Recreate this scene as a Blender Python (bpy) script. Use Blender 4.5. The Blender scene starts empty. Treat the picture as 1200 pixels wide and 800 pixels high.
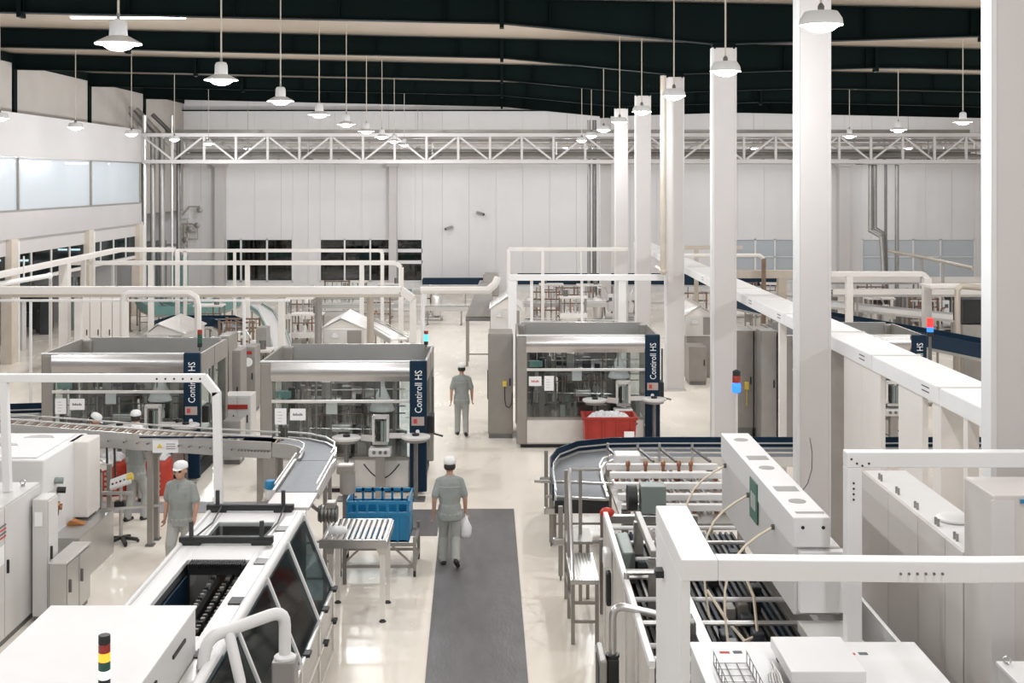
import bpy, bmesh, math, random
from mathutils import Vector, Matrix, Quaternion

random.seed(7)
SC = bpy.context.scene
COL = SC.collection

# ------------------------------------------------------------------ camera
FPX, CAMH, CX, CY = 1434.0, 6.2, 588.0, 210.0      # focal length in px, eye height, vanishing point
cam_data = bpy.data.cameras.new('camera')
cam_data.sensor_width = 36.0
cam_data.lens = 36.0 * FPX / 1200.0
cam_data.shift_x = (600.0 - CX) / 1200.0
cam_data.shift_y = -(400.0 - CY) / 1200.0
cam_data.clip_end = 300
cam = bpy.data.objects.new('camera', cam_data)
cam.location = (0, 0, CAMH)
cam.rotation_euler = (math.radians(90), 0, 0)
COL.objects.link(cam)
SC.camera = cam

# ------------------------------------------------------------------ world and exposure
world = bpy.data.worlds.new('world'); SC.world = world
world.use_nodes = True
bgn = world.node_tree.nodes['Background']
bgn.inputs[0].default_value = (0.75, 0.85, 1.0, 1); bgn.inputs[1].default_value = 0.25
SC.view_settings.view_transform = 'Standard'
SC.view_settings.look = 'None'
SC.view_settings.gamma = 1.0
SC.view_settings.use_curve_mapping = False
SC.view_settings.exposure = 0.0
SC.cycles.sample_clamp_indirect = 3.0
LAMP_W = 312.0
LAMP_COL = (0.94, 0.975, 1.0)

# ------------------------------------------------------------------ pixel helpers
def at(x, y, Y):
    'pixel + depth -> world'
    return Vector(((x - CX) * Y / FPX, Y, CAMH - (y - CY) * Y / FPX))
def on(x, y, z=0.0):
    'pixel + height -> world'
    Y = FPX * (CAMH - z) / (y - CY)
    return Vector(((x - CX) * Y / FPX, Y, z))
def wx(x, Y): return (x - CX) * Y / FPX
def wz(y, Y): return CAMH - (y - CY) * Y / FPX

# ------------------------------------------------------------------ mesh builder
class MB:
    def __init__(s): s.v = []; s.f = []
    def add(s, vs, fs):
        n = len(s.v); s.v += [tuple(v) for v in vs]; s.f += [tuple(i + n for i in f) for f in fs]; return s
    def box(s, x0, x1, y0, y1, z0, z1):
        if x0 > x1: x0, x1 = x1, x0
        if y0 > y1: y0, y1 = y1, y0
        if z0 > z1: z0, z1 = z1, z0
        return s.add([(x0,y0,z0),(x1,y0,z0),(x1,y1,z0),(x0,y1,z0),(x0,y0,z1),(x1,y0,z1),(x1,y1,z1),(x0,y1,z1)],
                     [(0,3,2,1),(4,5,6,7),(0,1,5,4),(1,2,6,5),(2,3,7,6),(3,0,4,7)])
    def hexa(s, b, t):
        'four bottom points and four top points, counter-clockwise from above'
        return s.add(list(b) + list(t), [(0,3,2,1),(4,5,6,7),(0,1,5,4),(1,2,6,5),(2,3,7,6),(3,0,4,7)])
    def bar(s, p, q, w, h=None, up=(0,0,1)):
        p, q = Vector(p), Vector(q); h = w if h is None else h
        d = (q - p).normalized(); u = Vector(up)
        if abs(d.dot(u)) > 0.98: u = Vector((0,1,0))
        a = d.cross(u).normalized(); u = a.cross(d).normalized()
        a *= w/2; u *= h/2
        return s.add([p-a-u, p+a-u, p+a+u, p-a+u, q-a-u, q+a-u, q+a+u, q-a+u],
                     [(0,1,2,3),(7,6,5,4),(0,4,5,1),(1,5,6,2),(2,6,7,3),(3,7,4,0)])
    def tube(s, pts, r, n=8, caps=True):
        pts = [Vector(p) for p in pts]; m = len(pts)
        rs = r if isinstance(r, (list, tuple)) else [r] * m
        d0 = (pts[1] - pts[0]).normalized()
        u = Vector((0,0,1)) if abs(d0.z) < 0.9 else Vector((1,0,0))
        a = d0.cross(u).normalized(); b = d0.cross(a).normalized(); prev = d0
        vs = []
        for i in range(m):
            if i == 0: d = d0
            elif i == m-1: d = (pts[i]-pts[i-1]).normalized()
            else:
                d = ((pts[i]-pts[i-1]).normalized() + (pts[i+1]-pts[i]).normalized())
                d = d.normalized() if d.length > 1e-6 else prev
            q = prev.rotation_difference(d); a = q @ a; b = q @ b; prev = d
            k = 1.0
            if 0 < i < m-1:
                c = (pts[i]-pts[i-1]).normalized().dot(d); k = 1/max(c, 0.5)
            for j in range(n):
                t = 2*math.pi*j/n
                vs.append(pts[i] + (a*math.cos(t)*rs[i] + b*math.sin(t)*rs[i]) * (k if k < 1.2 else 1.1))
        fs = []
        for i in range(m-1):
            for j in range(n):
                k = (j+1) % n
                fs.append((i*n+j, i*n+k, (i+1)*n+k, (i+1)*n+j))
        if caps:
            fs.append(tuple(range(n-1, -1, -1))); fs.append(tuple((m-1)*n + j for j in range(n)))
        return s.add(vs, fs)
    def cyl(s, p, q, r, r1=None, n=12): return s.tube([p, q], [r, r if r1 is None else r1], n)
    def lathe(s, prof, c=(0,0,0), n=20, axis='z'):
        vs = []; m = len(prof)
        for (r, h) in prof:
            for j in range(n):
                t = 2*math.pi*j/n; x, y = r*math.cos(t), r*math.sin(t)
                p = (x, y, h) if axis == 'z' else ((h, x, y) if axis == 'x' else (y, h, x))
                vs.append((c[0]+p[0], c[1]+p[1], c[2]+p[2]))
        fs = []
        for i in range(m-1):
            for j in range(n):
                k = (j+1) % n; fs.append((i*n+j, i*n+k, (i+1)*n+k, (i+1)*n+j))
        fs.append(tuple(range(n-1,-1,-1))); fs.append(tuple((m-1)*n+j for j in range(n)))
        return s.add(vs, fs)
    def prism(s, poly, axis, a0, a1):
        n = len(poly); vs = []
        for a in (a0, a1):
            for (u, w) in poly:
                vs.append((a,u,w) if axis == 'x' else ((u,a,w) if axis == 'y' else (u,w,a)))
        fs = [tuple(range(n)), tuple(range(2*n-1, n-1, -1))]
        for i in range(n):
            k = (i+1) % n; fs.append((i, i+n, k+n, k))
        return s.add(vs, fs)
    def ribbon(s, pts, o0, o1, z0, z1):
        'rectangular section swept along a plan path (x, y): from side offset o0 to o1, z0 to z1'
        P = [Vector((p[0], p[1])) for p in pts]; m = len(P); vs = []
        for i in range(m):
            d = (P[min(i+1,m-1)] - P[max(i-1,0)]).normalized(); nn = Vector((-d.y, d.x)); k = 1.0
            if 0 < i < m-1:
                c = (P[i+1]-P[i]).normalized().dot(d); k = 1/max(c, .6)
            a, b = P[i] + nn*o0*k, P[i] + nn*o1*k
            vs += [(a.x,a.y,z0),(b.x,b.y,z0),(b.x,b.y,z1),(a.x,a.y,z1)]
        fs = []
        for i in range(m-1):
            for j in range(4):
                k = (j+1) % 4; fs.append((i*4+j, i*4+k, (i+1)*4+k, (i+1)*4+j))
        fs.append((3,2,1,0)); e = (m-1)*4; fs.append((e, e+1, e+2, e+3))
        return s.add(vs, fs)
    def sphere(s, c, r, n=12, m=8, sc=(1,1,1)):
        prof = [(max(1e-4, math.sin(math.pi*i/m))*1.0, -math.cos(math.pi*i/m)) for i in range(m+1)]
        t = MB().lathe(prof, (0,0,0), n)
        return s.add([(c[0]+v[0]*r*sc[0], c[1]+v[1]*r*sc[1], c[2]+v[2]*r*sc[2]) for v in t.v], t.f)
    def mesh(s, name, off=(0,0,0)):
        me = bpy.data.meshes.new(name)
        me.from_pydata([(v[0]-off[0], v[1]-off[1], v[2]-off[2]) for v in s.v], [], s.f)
        bm = bmesh.new(); bm.from_mesh(me); bmesh.ops.recalc_face_normals(bm, faces=bm.faces); bm.to_mesh(me); bm.free()
        return me

def build(mb, name, mat, root=None, smooth=False, bevel=0.0, label=None, kind=None):
    'one mesh object; its points are given in world space (or in the space of an un-moved root)'
    off = Vector((0,0,0))
    if root is not None:
        o = root
        while o is not None: off += o.location; o = o.parent
    me = mb.mesh(name, off)
    me.materials.append(MAT[mat] if isinstance(mat, str) else mat)
    if smooth:
        for p in me.polygons: p.use_smooth = True
        try: me.set_sharp_from_angle(angle=math.radians(40))
        except Exception: pass
    ob = bpy.data.objects.new(name, me); COL.objects.link(ob)
    if root is not None: ob.parent = root
    if bevel:
        b = ob.modifiers.new('edge', 'BEVEL'); b.width = bevel; b.segments = 2; b.limit_method = 'ANGLE'
    if label: ob['label'] = label
    if kind: ob['kind'] = kind
    return ob

def tag(o, label, cat, group=None):
    o['label'] = label; o['category'] = cat
    if group: o['group'] = group
    return o
def thing(name, label, cat, loc=(0,0,0), group=None):
    o = bpy.data.objects.new(name, None); o.empty_display_size = .2; COL.objects.link(o); o.location = loc
    return tag(o, label, cat, group)
def solo(mb, name, mat, label, cat, group=None, smooth=False, bevel=0.0):
    'a thing that is one mesh'
    o = build(mb, name, mat, None, smooth, bevel); return tag(o, label, cat, group)
def struct(mb, name, mat, root=None, smooth=False, bevel=0.0, label=None):
    o = build(mb, name, mat, root, smooth, bevel)
    if root is None: o['kind'] = 'structure'
    if label: o['label'] = label
    return o
def sroot(name, loc=(0,0,0), label=None):
    o = bpy.data.objects.new(name, None); COL.objects.link(o); o.location = loc; o['kind'] = 'structure'
    if label: o['label'] = label
    return o
def copy_tree(o, parent=None):
    c = o.copy(); COL.objects.link(c); c.parent = parent
    for ch in list(o.children): copy_tree(ch, c)
    return c
def dup(root, loc, rz=0.0, label=None, group=None):
    c = copy_tree(root); c.location = loc; c.rotation_euler[2] = rz
    if label: c['label'] = label
    if group: c['group'] = group
    return c
def part_copy(ob, loc, root=None, rz=None):
    c = ob.copy(); COL.objects.link(c); c.location = loc; c.parent = root if root else ob.parent
    if rz is not None: c.rotation_euler[2] = rz
    return c

# ------------------------------------------------------------------ materials
MAT = {}
def mat(name, col, rough=.5, metal=0.0, var=0.06, scale=3.0, bump=0.0, bscale=60.0, stretch=None, emit=None, es=0.0, spec=None, coat=0.0):
    m = bpy.data.materials.new(name); m.use_nodes = True; nt = m.node_tree; N = nt.nodes; L = nt.links
    b = N['Principled BSDF']
    b.inputs['Roughness'].default_value = rough; b.inputs['Metallic'].default_value = metal
    if spec is not None: b.inputs['Specular IOR Level'].default_value = spec
    if coat: b.inputs['Coat Weight'].default_value = coat; b.inputs['Coat Roughness'].default_value = .12
    tc = N.new('ShaderNodeTexCoord'); mp = N.new('ShaderNodeMapping'); L.new(tc.outputs['Object'], mp.inputs[0])
    if stretch: mp.inputs['Scale'].default_value = stretch
    nz = N.new('ShaderNodeTexNoise'); nz.inputs['Scale'].default_value = scale; nz.inputs['Detail'].default_value = 4
    L.new(mp.outputs[0], nz.inputs['Vector'])
    rp = N.new('ShaderNodeValToRGB'); e = rp.color_ramp.elements
    e[0].position = .3; e[1].position = .7
    e[0].color = (*[max(0, c*(1-var)) for c in col], 1); e[1].color = (*[min(1, c*(1+var)) for c in col], 1)
    L.new(nz.outputs['Fac'], rp.inputs[0]); L.new(rp.outputs[0], b.inputs['Base Color'])
    if bump:
        n2 = N.new('ShaderNodeTexNoise'); n2.inputs['Scale'].default_value = bscale; n2.inputs['Detail'].default_value = 2
        L.new(mp.outputs[0], n2.inputs['Vector'])
        bp = N.new('ShaderNodeBump'); bp.inputs['Strength'].default_value = bump; bp.inputs['Distance'].default_value = .02
        L.new(n2.outputs['Fac'], bp.inputs['Height']); L.new(bp.outputs[0], b.inputs['Normal'])
    if emit:
        b.inputs['Emission Color'].default_value = (*emit, 1); b.inputs['Emission Strength'].default_value = es
    MAT[name] = m; return m
def glassmat(name, tint, refl=.10, rough=.03, milk=0.0, milkcol=(.8,.8,.8)):
    m = bpy.data.materials.new(name); m.use_nodes = True; nt = m.node_tree; N = nt.nodes; L = nt.links
    N.remove(N['Principled BSDF']); out = N['Material Output']
    t = N.new('ShaderNodeBsdfTransparent'); t.inputs[0].default_value = (*tint, 1)
    g = N.new('ShaderNodeBsdfGlossy'); g.inputs['Roughness'].default_value = rough; g.inputs[0].default_value = (.95,.95,.95,1)
    nz = N.new('ShaderNodeTexNoise'); nz.inputs['Scale'].default_value = 2.0
    mr = N.new('ShaderNodeMapRange'); mr.inputs[3].default_value = refl*.7; mr.inputs[4].default_value = refl*1.3
    L.new(nz.outputs['Fac'], mr.inputs[0])
    mx = N.new('ShaderNodeMixShader'); L.new(mr.outputs[0], mx.inputs[0]); L.new(t.outputs[0], mx.inputs[1]); L.new(g.outputs[0], mx.inputs[2])
    last = mx
    if milk:
        d = N.new('ShaderNodeBsdfDiffuse'); d.inputs[0].default_value = (*milkcol, 1)
        m2 = N.new('ShaderNodeMixShader'); m2.inputs[0].default_value = milk; L.new(mx.outputs[0], m2.inputs[1]); L.new(d.outputs[0], m2.inputs[2]); last = m2
    L.new(last.outputs[0], out.inputs[0]); MAT[name] = m; return m

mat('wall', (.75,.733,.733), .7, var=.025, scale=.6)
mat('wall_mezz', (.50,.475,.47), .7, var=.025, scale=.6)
mat('wall_shaded', (.42,.385,.35), .8, var=.04, scale=1.0)  # upper wall: the weaker light up there is painted in as darker colour
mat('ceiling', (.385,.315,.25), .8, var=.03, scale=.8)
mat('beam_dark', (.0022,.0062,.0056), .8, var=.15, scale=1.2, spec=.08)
mat('column', (.57,.54,.53), .55, var=.02, scale=1.5)
mat('column_edge', (.66,.66,.66), .45, var=.02)
mat('concrete_tan', (.60,.53,.45), .75, var=.06, scale=2.0)
mat('white', (.76,.755,.755), .42, var=.015, scale=2.0)
mat('white_warm', (.72,.685,.65), .5, var=.02, scale=2.0)
mat('white_grey', (.62,.605,.595), .45, var=.02, scale=2.0)
mat('panel', (.60,.565,.54), .4, var=.03, scale=1.2)
mat('lamp_white', (.62,.62,.62), .4, var=.02)
mat('steel', (.56,.555,.545), .30, .85, var=.025, scale=3.0)
mat('steel_light', (.80,.785,.765), .36, .7, var=.05, scale=3.0)
mat('hood_steel', (.50,.485,.475), .26, .85, var=.05, scale=3.0)
mat('steel_taupe', (.325,.305,.28), .42, .45, var=.05, scale=3.0)
mat('steel_dark', (.19,.185,.18), .4, .6, var=.10, scale=6.0)
mat('pipe_grey', (.36,.345,.33), .4, .55, var=.06, scale=3.0)
mat('pipe_tan', (.50,.44,.37), .45, .3, var=.06, scale=3.0)
mat('brownish', (.20,.13,.09), .6, .2, var=.2, scale=5.0)
mat('black', (.014,.015,.016), .5, var=.2, scale=8.0)
mat('rubber', (.035,.037,.04), .6, var=.15, scale=8.0)
mat('belt', (.15,.16,.175), .5, .25, var=.06, scale=8.0)
mat('belt_dark', (.07,.08,.09), .5, .3, var=.15, scale=10.0)
mat('plate_pink', (.62,.56,.56), .4, .2, var=.03)
mat('navy', (.003,.020,.045), .45, var=.08, scale=4.0, spec=.25)
mat('teal', (.16,.31,.29), .45, var=.06, scale=4.0)
mat('red', (.36,.026,.016), .42, var=.10, scale=5.0)
mat('red_cap', (.62,.05,.03), .4, var=.08)
mat('blue_crate', (.015,.20,.40), .4, var=.06, scale=5.0)
mat('orange', (.45,.17,.04), .45, var=.06)
mat('yellow', (.80,.58,.10), .45, var=.06)
mat('green_sign', (.06,.17,.13), .4, var=.05)
mat('grey_green', (.22,.26,.245), .45, var=.05)
mat('paper', (.86,.86,.87), .7, var=.01)
mat('ink', (.12,.13,.15), .8, var=.05)
mat('ink_red', (.55,.06,.06), .8, var=.05)
mat('screen', (.45,.36,.33), .25, var=.05)
mat('cable', (.72,.62,.48), .5, var=.04)
mat('cable_black', (.02,.02,.02), .5, var=.1)
mat('copper', (.40,.19,.11), .35, .6, var=.15, scale=10.0)
mat('bottle', (.80,.80,.80), .25, var=.04)
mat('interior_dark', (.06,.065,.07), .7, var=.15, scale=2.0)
mat('mat_grey', (.135,.132,.138), .40, var=.10, scale=5.0, bump=.15, bscale=25, stretch=(1,.3,1))
mat('strip_grey', (.33,.33,.36), .45, var=.06, scale=3.0)
mat('shirt', (.30,.32,.31), .85, var=.06, scale=6.0, bump=.5, bscale=14)
mat('trousers', (.40,.41,.39), .85, var=.06, scale=6.0, bump=.5, bscale=12)
mat('shirt_seam', (.46,.48,.465), .85, var=.05)
mat('skin', (.52,.30,.21), .55, var=.06, scale=8.0)
mat('cap_white', (.80,.80,.79), .8, var=.03)
mat('hair', (.02,.017,.015), .6, var=.2)
mat('shoe', (.016,.016,.018), .5, var=.15)
mat('bag', (.82,.83,.85), .5, var=.04, bump=.6, bscale=10)
mat('lens_on', (.9,.9,.9), .4, emit=(1,.98,.97), es=30.0)
mat('tube_on', (.9,.9,.9), .4, emit=(1,.98,.95), es=6.0)
mat('room_tube', (.9,.9,.9), .4, emit=(.96,.98,1.0), es=45.0)
mat('led_blue', (.02,.10,.5), .3, emit=(.03,.22,1), es=1.6)
mat('led_cyan', (.02,.3,.4), .3, emit=(.12,.7,1), es=1.3)
mat('led_red', (.5,.02,.02), .3, emit=(1,.06,.05), es=1.0)
mat('led_amber', (.8,.4,.03), .3, emit=(1,.50,.04), es=.9)
mat('led_white', (.8,.85,.85), .3, emit=(.9,1,1), es=.7)
mat('lamp_red', (.30,.03,.02), .3, var=.05)
mat('lamp_green', (.02,.09,.065), .3, var=.05)
glassmat('glass', (.84,.865,.86), .06)
glassmat('glass_green', (.16,.24,.22), .10)
glassmat('glass_teal', (.34,.42,.44), .09, .06)
glassmat('glass_office', (.85,.88,.90), .10, .10, .55, (.74,.78,.82))
glassmat('poly', (.86,.85,.83), .09, .12, .55, (.80,.76,.71))

mat('red_sack', (.48,.045,.022), .5, var=.10, scale=5.0, bump=.5, bscale=9)
mat('film', (.70,.71,.72), .25, var=.15, scale=14, bump=.8, bscale=22)
mat('hall_glass_back', (.17,.21,.22), .6, var=.1)
def build_local(mb, name, mt, root, smooth=False):
    me = mb.mesh(name); me.materials.append(MAT[mt])
    if smooth:
        for p in me.polygons: p.use_smooth = True
    o = bpy.data.objects.new(name, me); COL.objects.link(o); o.parent = root; return o

# floor: cream epoxy with faint wear
def floor_mat():
    m = mat('floor', (.94,.875,.785), .24, var=.02, scale=.35, spec=.5)
    nt = m.node_tree; N = nt.nodes; L = nt.links; b = N['Principled BSDF']
    tc = N.new('ShaderNodeTexCoord'); n2 = N.new('ShaderNodeTexNoise'); n2.inputs['Scale'].default_value = 1.3; n2.inputs['Detail'].default_value = 6
    mp = N.new('ShaderNodeMapping'); mp.inputs['Scale'].default_value = (1.0, .35, 1); L.new(tc.outputs['Object'], mp.inputs[0]); L.new(mp.outputs[0], n2.inputs['Vector'])
    mr = N.new('ShaderNodeMapRange'); mr.inputs[1].default_value = .35; mr.inputs[2].default_value = .7
    mr.inputs[3].default_value = .20; mr.inputs[4].default_value = .30
    L.new(n2.outputs['Fac'], mr.inputs[0]); L.new(mr.outputs[0], b.inputs['Roughness'])
floor_mat()
# ================================================================== THE HALL
BACK_Y, LEFT_X, RIGHT_X, REAR_Y = 67.5, -24.0, 31.0, -6.0
def roof_top(X): return 10.32 - .022 * X              # top flange of the roof girders
struct(MB().box(LEFT_X, RIGHT_X, REAR_Y, BACK_Y+.3, -.25, 0), 'floor', 'floor', label='glossy cream epoxy floor')
# roof sheet, follows the fall of the girders
mb = MB(); zl, zr = roof_top(LEFT_X)+.03, roof_top(RIGHT_X)+.03
mb.prism([(LEFT_X, zl), (RIGHT_X, zr), (RIGHT_X, zr+.12), (LEFT_X, zl+.12)], 'y', REAR_Y, BACK_Y+.3)
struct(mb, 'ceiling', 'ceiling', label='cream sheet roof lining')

# roof girders (portal frames), haunched on the column line
COLX = 5.07
FRAMES = [12, 20, 28, 36, 44, 52, 60]
def girder(Y, last=False):
    r = sroot('beam', (COLX, Y, 9.3), 'dark painted roof girder over the column line')
    xs = [LEFT_X+.2, -11.0, -1.0, 0.0, COLX-.3, COLX+.3, 11.0, 12.0, RIGHT_X-.2]
    def bot(X):
        t = roof_top(X)
        if X <= 0: return t - .565
        if X <= COLX-.3: return (t-.565) + ((9.29) - (t-.565)) * X/(COLX-.3)
        if X <= COLX+.3: return 9.29
        if X <= 11: return 9.29 + ((t-.62) - 9.29) * (X-COLX-.3)/(11-COLX-.3)
        return t - .6
    web = MB(); poly = [(x, bot(x)+.02) for x in xs] + [(x, roof_top(x)-.02) for x in reversed(xs)]
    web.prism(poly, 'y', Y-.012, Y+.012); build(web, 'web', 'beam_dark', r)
    fl = MB()
    for i in range(len(xs)-1):
        a, b = xs[i], xs[i+1]
        fl.hexa([(a,Y-.14,bot(a)),(b,Y-.14,bot(b)),(b,Y+.14,bot(b)),(a,Y+.14,bot(a))],
                [(a,Y-.14,bot(a)+.025),(b,Y-.14,bot(b)+.025),(b,Y+.14,bot(b)+.025),(a,Y+.14,bot(a)+.025)])
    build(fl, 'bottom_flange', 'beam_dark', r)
    tf = MB()
    a, b = xs[0], xs[-1]
    tf.hexa([(a,Y-.14,roof_top(a)-.025),(b,Y-.14,roof_top(b)-.025),(b,Y+.14,roof_top(b)-.025),(a,Y+.14,roof_top(a)-.025)],
            [(a,Y-.14,roof_top(a)),(b,Y-.14,roof_top(b)),(b,Y+.14,roof_top(b)),(a,Y+.14,roof_top(a))])
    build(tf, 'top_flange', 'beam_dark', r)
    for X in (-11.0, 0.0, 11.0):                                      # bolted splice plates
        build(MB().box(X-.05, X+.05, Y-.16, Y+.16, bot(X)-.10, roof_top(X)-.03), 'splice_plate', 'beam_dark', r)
    for k in range(-5, 8):
        X = k*2.4 + 1.1
        if abs(X-COLX) < 1 or X < LEFT_X+1 or X > RIGHT_X-1: continue
        build(MB().box(X-.008, X+.008, Y-.13, Y+.13, bot(X)+.03, roof_top(X)-.03), 'stiffener', 'beam_dark', r)
for Y in FRAMES: girder(Y)
girder(4)
# flange braces: thin dark rods between girders and roof
# eave girder along the back wall and the dark strip above it
struct(MB().box(LEFT_X+.2, RIGHT_X-.2, BACK_Y-.5, BACK_Y-.05, 9.95, 10.0), 'beam', 'beam_dark')

# columns on the grid
def column(Y, n):
    r = sroot('column', (COLX, Y, 0), 'white painted steel column')
    w = .27
    build(MB().box(COLX-w, COLX+w, Y-.115, Y+.115, .02, 9.2), 'shaft', 'column', r, bevel=.012)
    f = MB().box(COLX-w-.012, COLX-w+.045, Y-.125, Y+.125, .02, 9.2); build(f, 'flange', 'column_edge', r, bevel=.004)
    f = MB().box(COLX+w-.03, COLX+w+.012, Y-.125, Y+.125, .02, 9.2); build(f, 'flange', 'column', r, bevel=.004)
    build(MB().box(COLX-.33, COLX+.33, Y-.22, Y+.22, 0, .03), 'base_plate', 'column', r)
    build(MB().box(COLX-.26, COLX+.26, Y-.11, Y+.11, 9.2, 9.29), 'cap_plate', 'beam_dark', r)
    for sx in (-1, 1):
        for sy in (-1, 1):
            build(MB().cyl((COLX+sx*.22, Y+sy*.14, 9.17), (COLX+sx*.22, Y+sy*.14, 9.25), .022, n=6), 'bolt', 'beam_dark', r)
for i, Y in enumerate([12.1, 20, 28, 36, 44, 52, 60]): column(Y, i)

# back wall of vertical sheet panels, split around the windows
wb = sroot('wall_back', (0, BACK_Y, 0), 'pale pinkish white sheet panel end wall')
WIN_B = [(wx(265,BACK_Y), wx(343,BACK_Y)), (wx(375,BACK_Y), wx(495,BACK_Y)), (wx(1010,BACK_Y), wx(1142,BACK_Y)), (wx(862,BACK_Y), wx(931,BACK_Y))]
WB_Z0, WB_Z1 = .55, 2.92
x = LEFT_X; edges = [LEFT_X]
while x < RIGHT_X - .01:
    x = min(x + 1.48, RIGHT_X); edges.append(x)
for a, b in WIN_B: edges += [a, b]
edges = sorted(edges)
for a, b in zip(edges[:-1], edges[1:]):
    if b - a < .02: continue
    m = (a+b)/2; hit = any(p < m < q for p, q in WIN_B)
    g = .004
    if hit:
        build(MB().box(a+g, b-g, BACK_Y, BACK_Y+.12, 0, WB_Z0), 'panel', 'wall', wb)
        build(MB().box(a+g, b-g, BACK_Y, BACK_Y+.12, WB_Z1, 10.9), 'panel', 'wall', wb)
    else:
        build(MB().box(a+g, b-g, BACK_Y, BACK_Y+.12, 0, 10.9), 'panel', 'wall', wb)
build(MB().box(LEFT_X, RIGHT_X, BACK_Y+.125, BACK_Y+.16, 0, 10.9), 'backing', 'wall', wb)
def wall_window(n, xs, rows, glass='glass_green', behind='interior_dark', z0=WB_Z0, z1=WB_Z1):
    a, b = xs[0], xs[-1]
    r = sroot('window_%d' % n, ((a+b)/2, BACK_Y, z0))
    fr = MB()
    for z in sorted(set([q for rr in rows for q in rr])): pass
    fr.box(a, b, BACK_Y-.05, BACK_Y+.1, z0, z0+.07); fr.box(a, b, BACK_Y-.05, BACK_Y+.1, z1-.06, z1)
    build(fr, 'window_frame', 'white', r)
    for X in xs: build(MB().box(X-.045, X+.045, BACK_Y-.05, BACK_Y+.1, z0, z1), 'mullion', 'white', r)
    for i in range(len(rows)-1):
        build(MB().box(a, b, BACK_Y-.05, BACK_Y+.1, rows[i][1], rows[i+1][0]), 'transom', 'white', r)
    for i in range(len(xs)-1):
        for (p, q) in rows:
            build(MB().box(xs[i]+.045, xs[i+1]-.045, BACK_Y+.03, BACK_Y+.045, p, q), 'pane', glass, r)
    build(MB().box(a, b, BACK_Y+.10, BACK_Y+.12, z0, z1), 'backing', behind, r)
B = BACK_Y
rw = [(wz(327,B), wz(309,B)), (wz(305,B), wz(295.5,B)), (wz(291.5,B), wz(281.5,B))]
wall_window(1, [wx(p,B) for p in (265,282.5,313,343)], rw)
wall_window(2, [wx(p,B) for p in (375,404,434,465,495)], rw)
wall_window(3, [wx(p,B) for p in (1010,1038,1070,1102,1142)], [(.6, 1.9), (1.95, 2.85)], 'glass_office', 'strip_grey')
wall_window(4, [wx(p,B) for p in (862,885,908,931)], [(.6, 1.9), (1.95, 2.85)], 'glass_office', 'strip_grey')
for n, (p, w, z1) in enumerate([(257, 11, 6.9), (460, 9, 6.9), (990, 13, 6.9)]):
    c = sroot('pilaster', (wx(p,66.9), 66.9, 0), 'white pilaster standing against the end wall')
    h = w*66.9/FPX/2
    build(MB().box(c.location.x-h, c.location.x+h, 66.9, BACK_Y, 0, z1), 'shaft', 'column', c)
    build(MB().box(c.location.x-h-.1, c.location.x+h+.1, 66.7, BACK_Y, z1, z1+.25), 'corbel', 'column', c)
# rear, right walls (they only bounce light)
struct(MB().box(LEFT_X, RIGHT_X, REAR_Y-.2, REAR_Y, 0, 10.9), 'wall_front', 'wall')
struct(MB().box(RIGHT_X, RIGHT_X+.2, REAR_Y-.2, BACK_Y+.3, 0, 10.9), 'wall_right', 'wall')
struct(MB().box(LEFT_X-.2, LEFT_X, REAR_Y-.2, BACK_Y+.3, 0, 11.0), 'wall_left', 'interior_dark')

# ---- mezzanine along the left side: parapet, ribbon glazing, band, lintel, pillars
MX = -16.5
mz = sroot('wall_mezzanine', (MX, 48, 0), 'white mezzanine front with ribbon glazing')
M0, M1 = 30.0, 56.0
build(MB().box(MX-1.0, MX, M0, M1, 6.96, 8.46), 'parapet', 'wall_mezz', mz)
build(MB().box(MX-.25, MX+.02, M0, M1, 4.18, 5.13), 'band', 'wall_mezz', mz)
build(MB().box(LEFT_X, MX-.05, M0, M1, 4.3, 4.5), 'slab', 'white_warm', mz)
build(MB().box(MX-.35, MX-.10, M0, M1, 3.62, 4.18), 'lintel', 'column', mz)
build(MB().box(MX-.22, MX+.04, M0, M1, 5.10, 5.16), 'sill', 'steel_taupe', mz)
build(MB().box(MX-.22, MX+.02, M0, M1, 6.93, 6.98), 'head_rail', 'steel_taupe', mz)
MUL = [33.6, 41.8, 49.2, 55.9]
for Y in MUL: build(MB().box(MX-.12, MX+.02, Y-.05, Y+.05, 5.13, 6.96), 'mullion', 'steel_taupe', mz)
for a, b in zip(MUL[:-1], MUL[1:]):
    k = a + (b-a)*.5
    build(MB().box(MX-.07, MX-.05, a+.05, b-.05, 5.16, 6.93), 'pane', 'glass_office', mz)
# rooms behind the glazing
build(MB().box(-19.2, -19.1, M0, M1, 4.5, 6.96), 'room_wall', 'white', mz)
build(MB().box(-19.2, MX-.9, M0, M1, 6.9, 6.97), 'room_ceiling', 'white', mz)
for Y in (40.3, 47.5, 52.7):
    build(MB().box(-19.1, MX-.45, Y-.06, Y+.06, 4.5, 6.9), 'room_divider', 'white_grey', mz)
for Y in (38.5, 44.6, 47.0, 51.4, 54.2):
    build(MB().box(-18.9, -17.4, Y-.05, Y+.05, 6.84, 6.9), 'tube_light', 'room_tube', mz)
for Y, w in ((48.1, .5), (53.4, .9)):
    build(MB().box(-19.1, -19.05, Y-w/2, Y+w/2, 4.6, 6.5), 'room_door', 'steel_taupe', mz)
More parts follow.
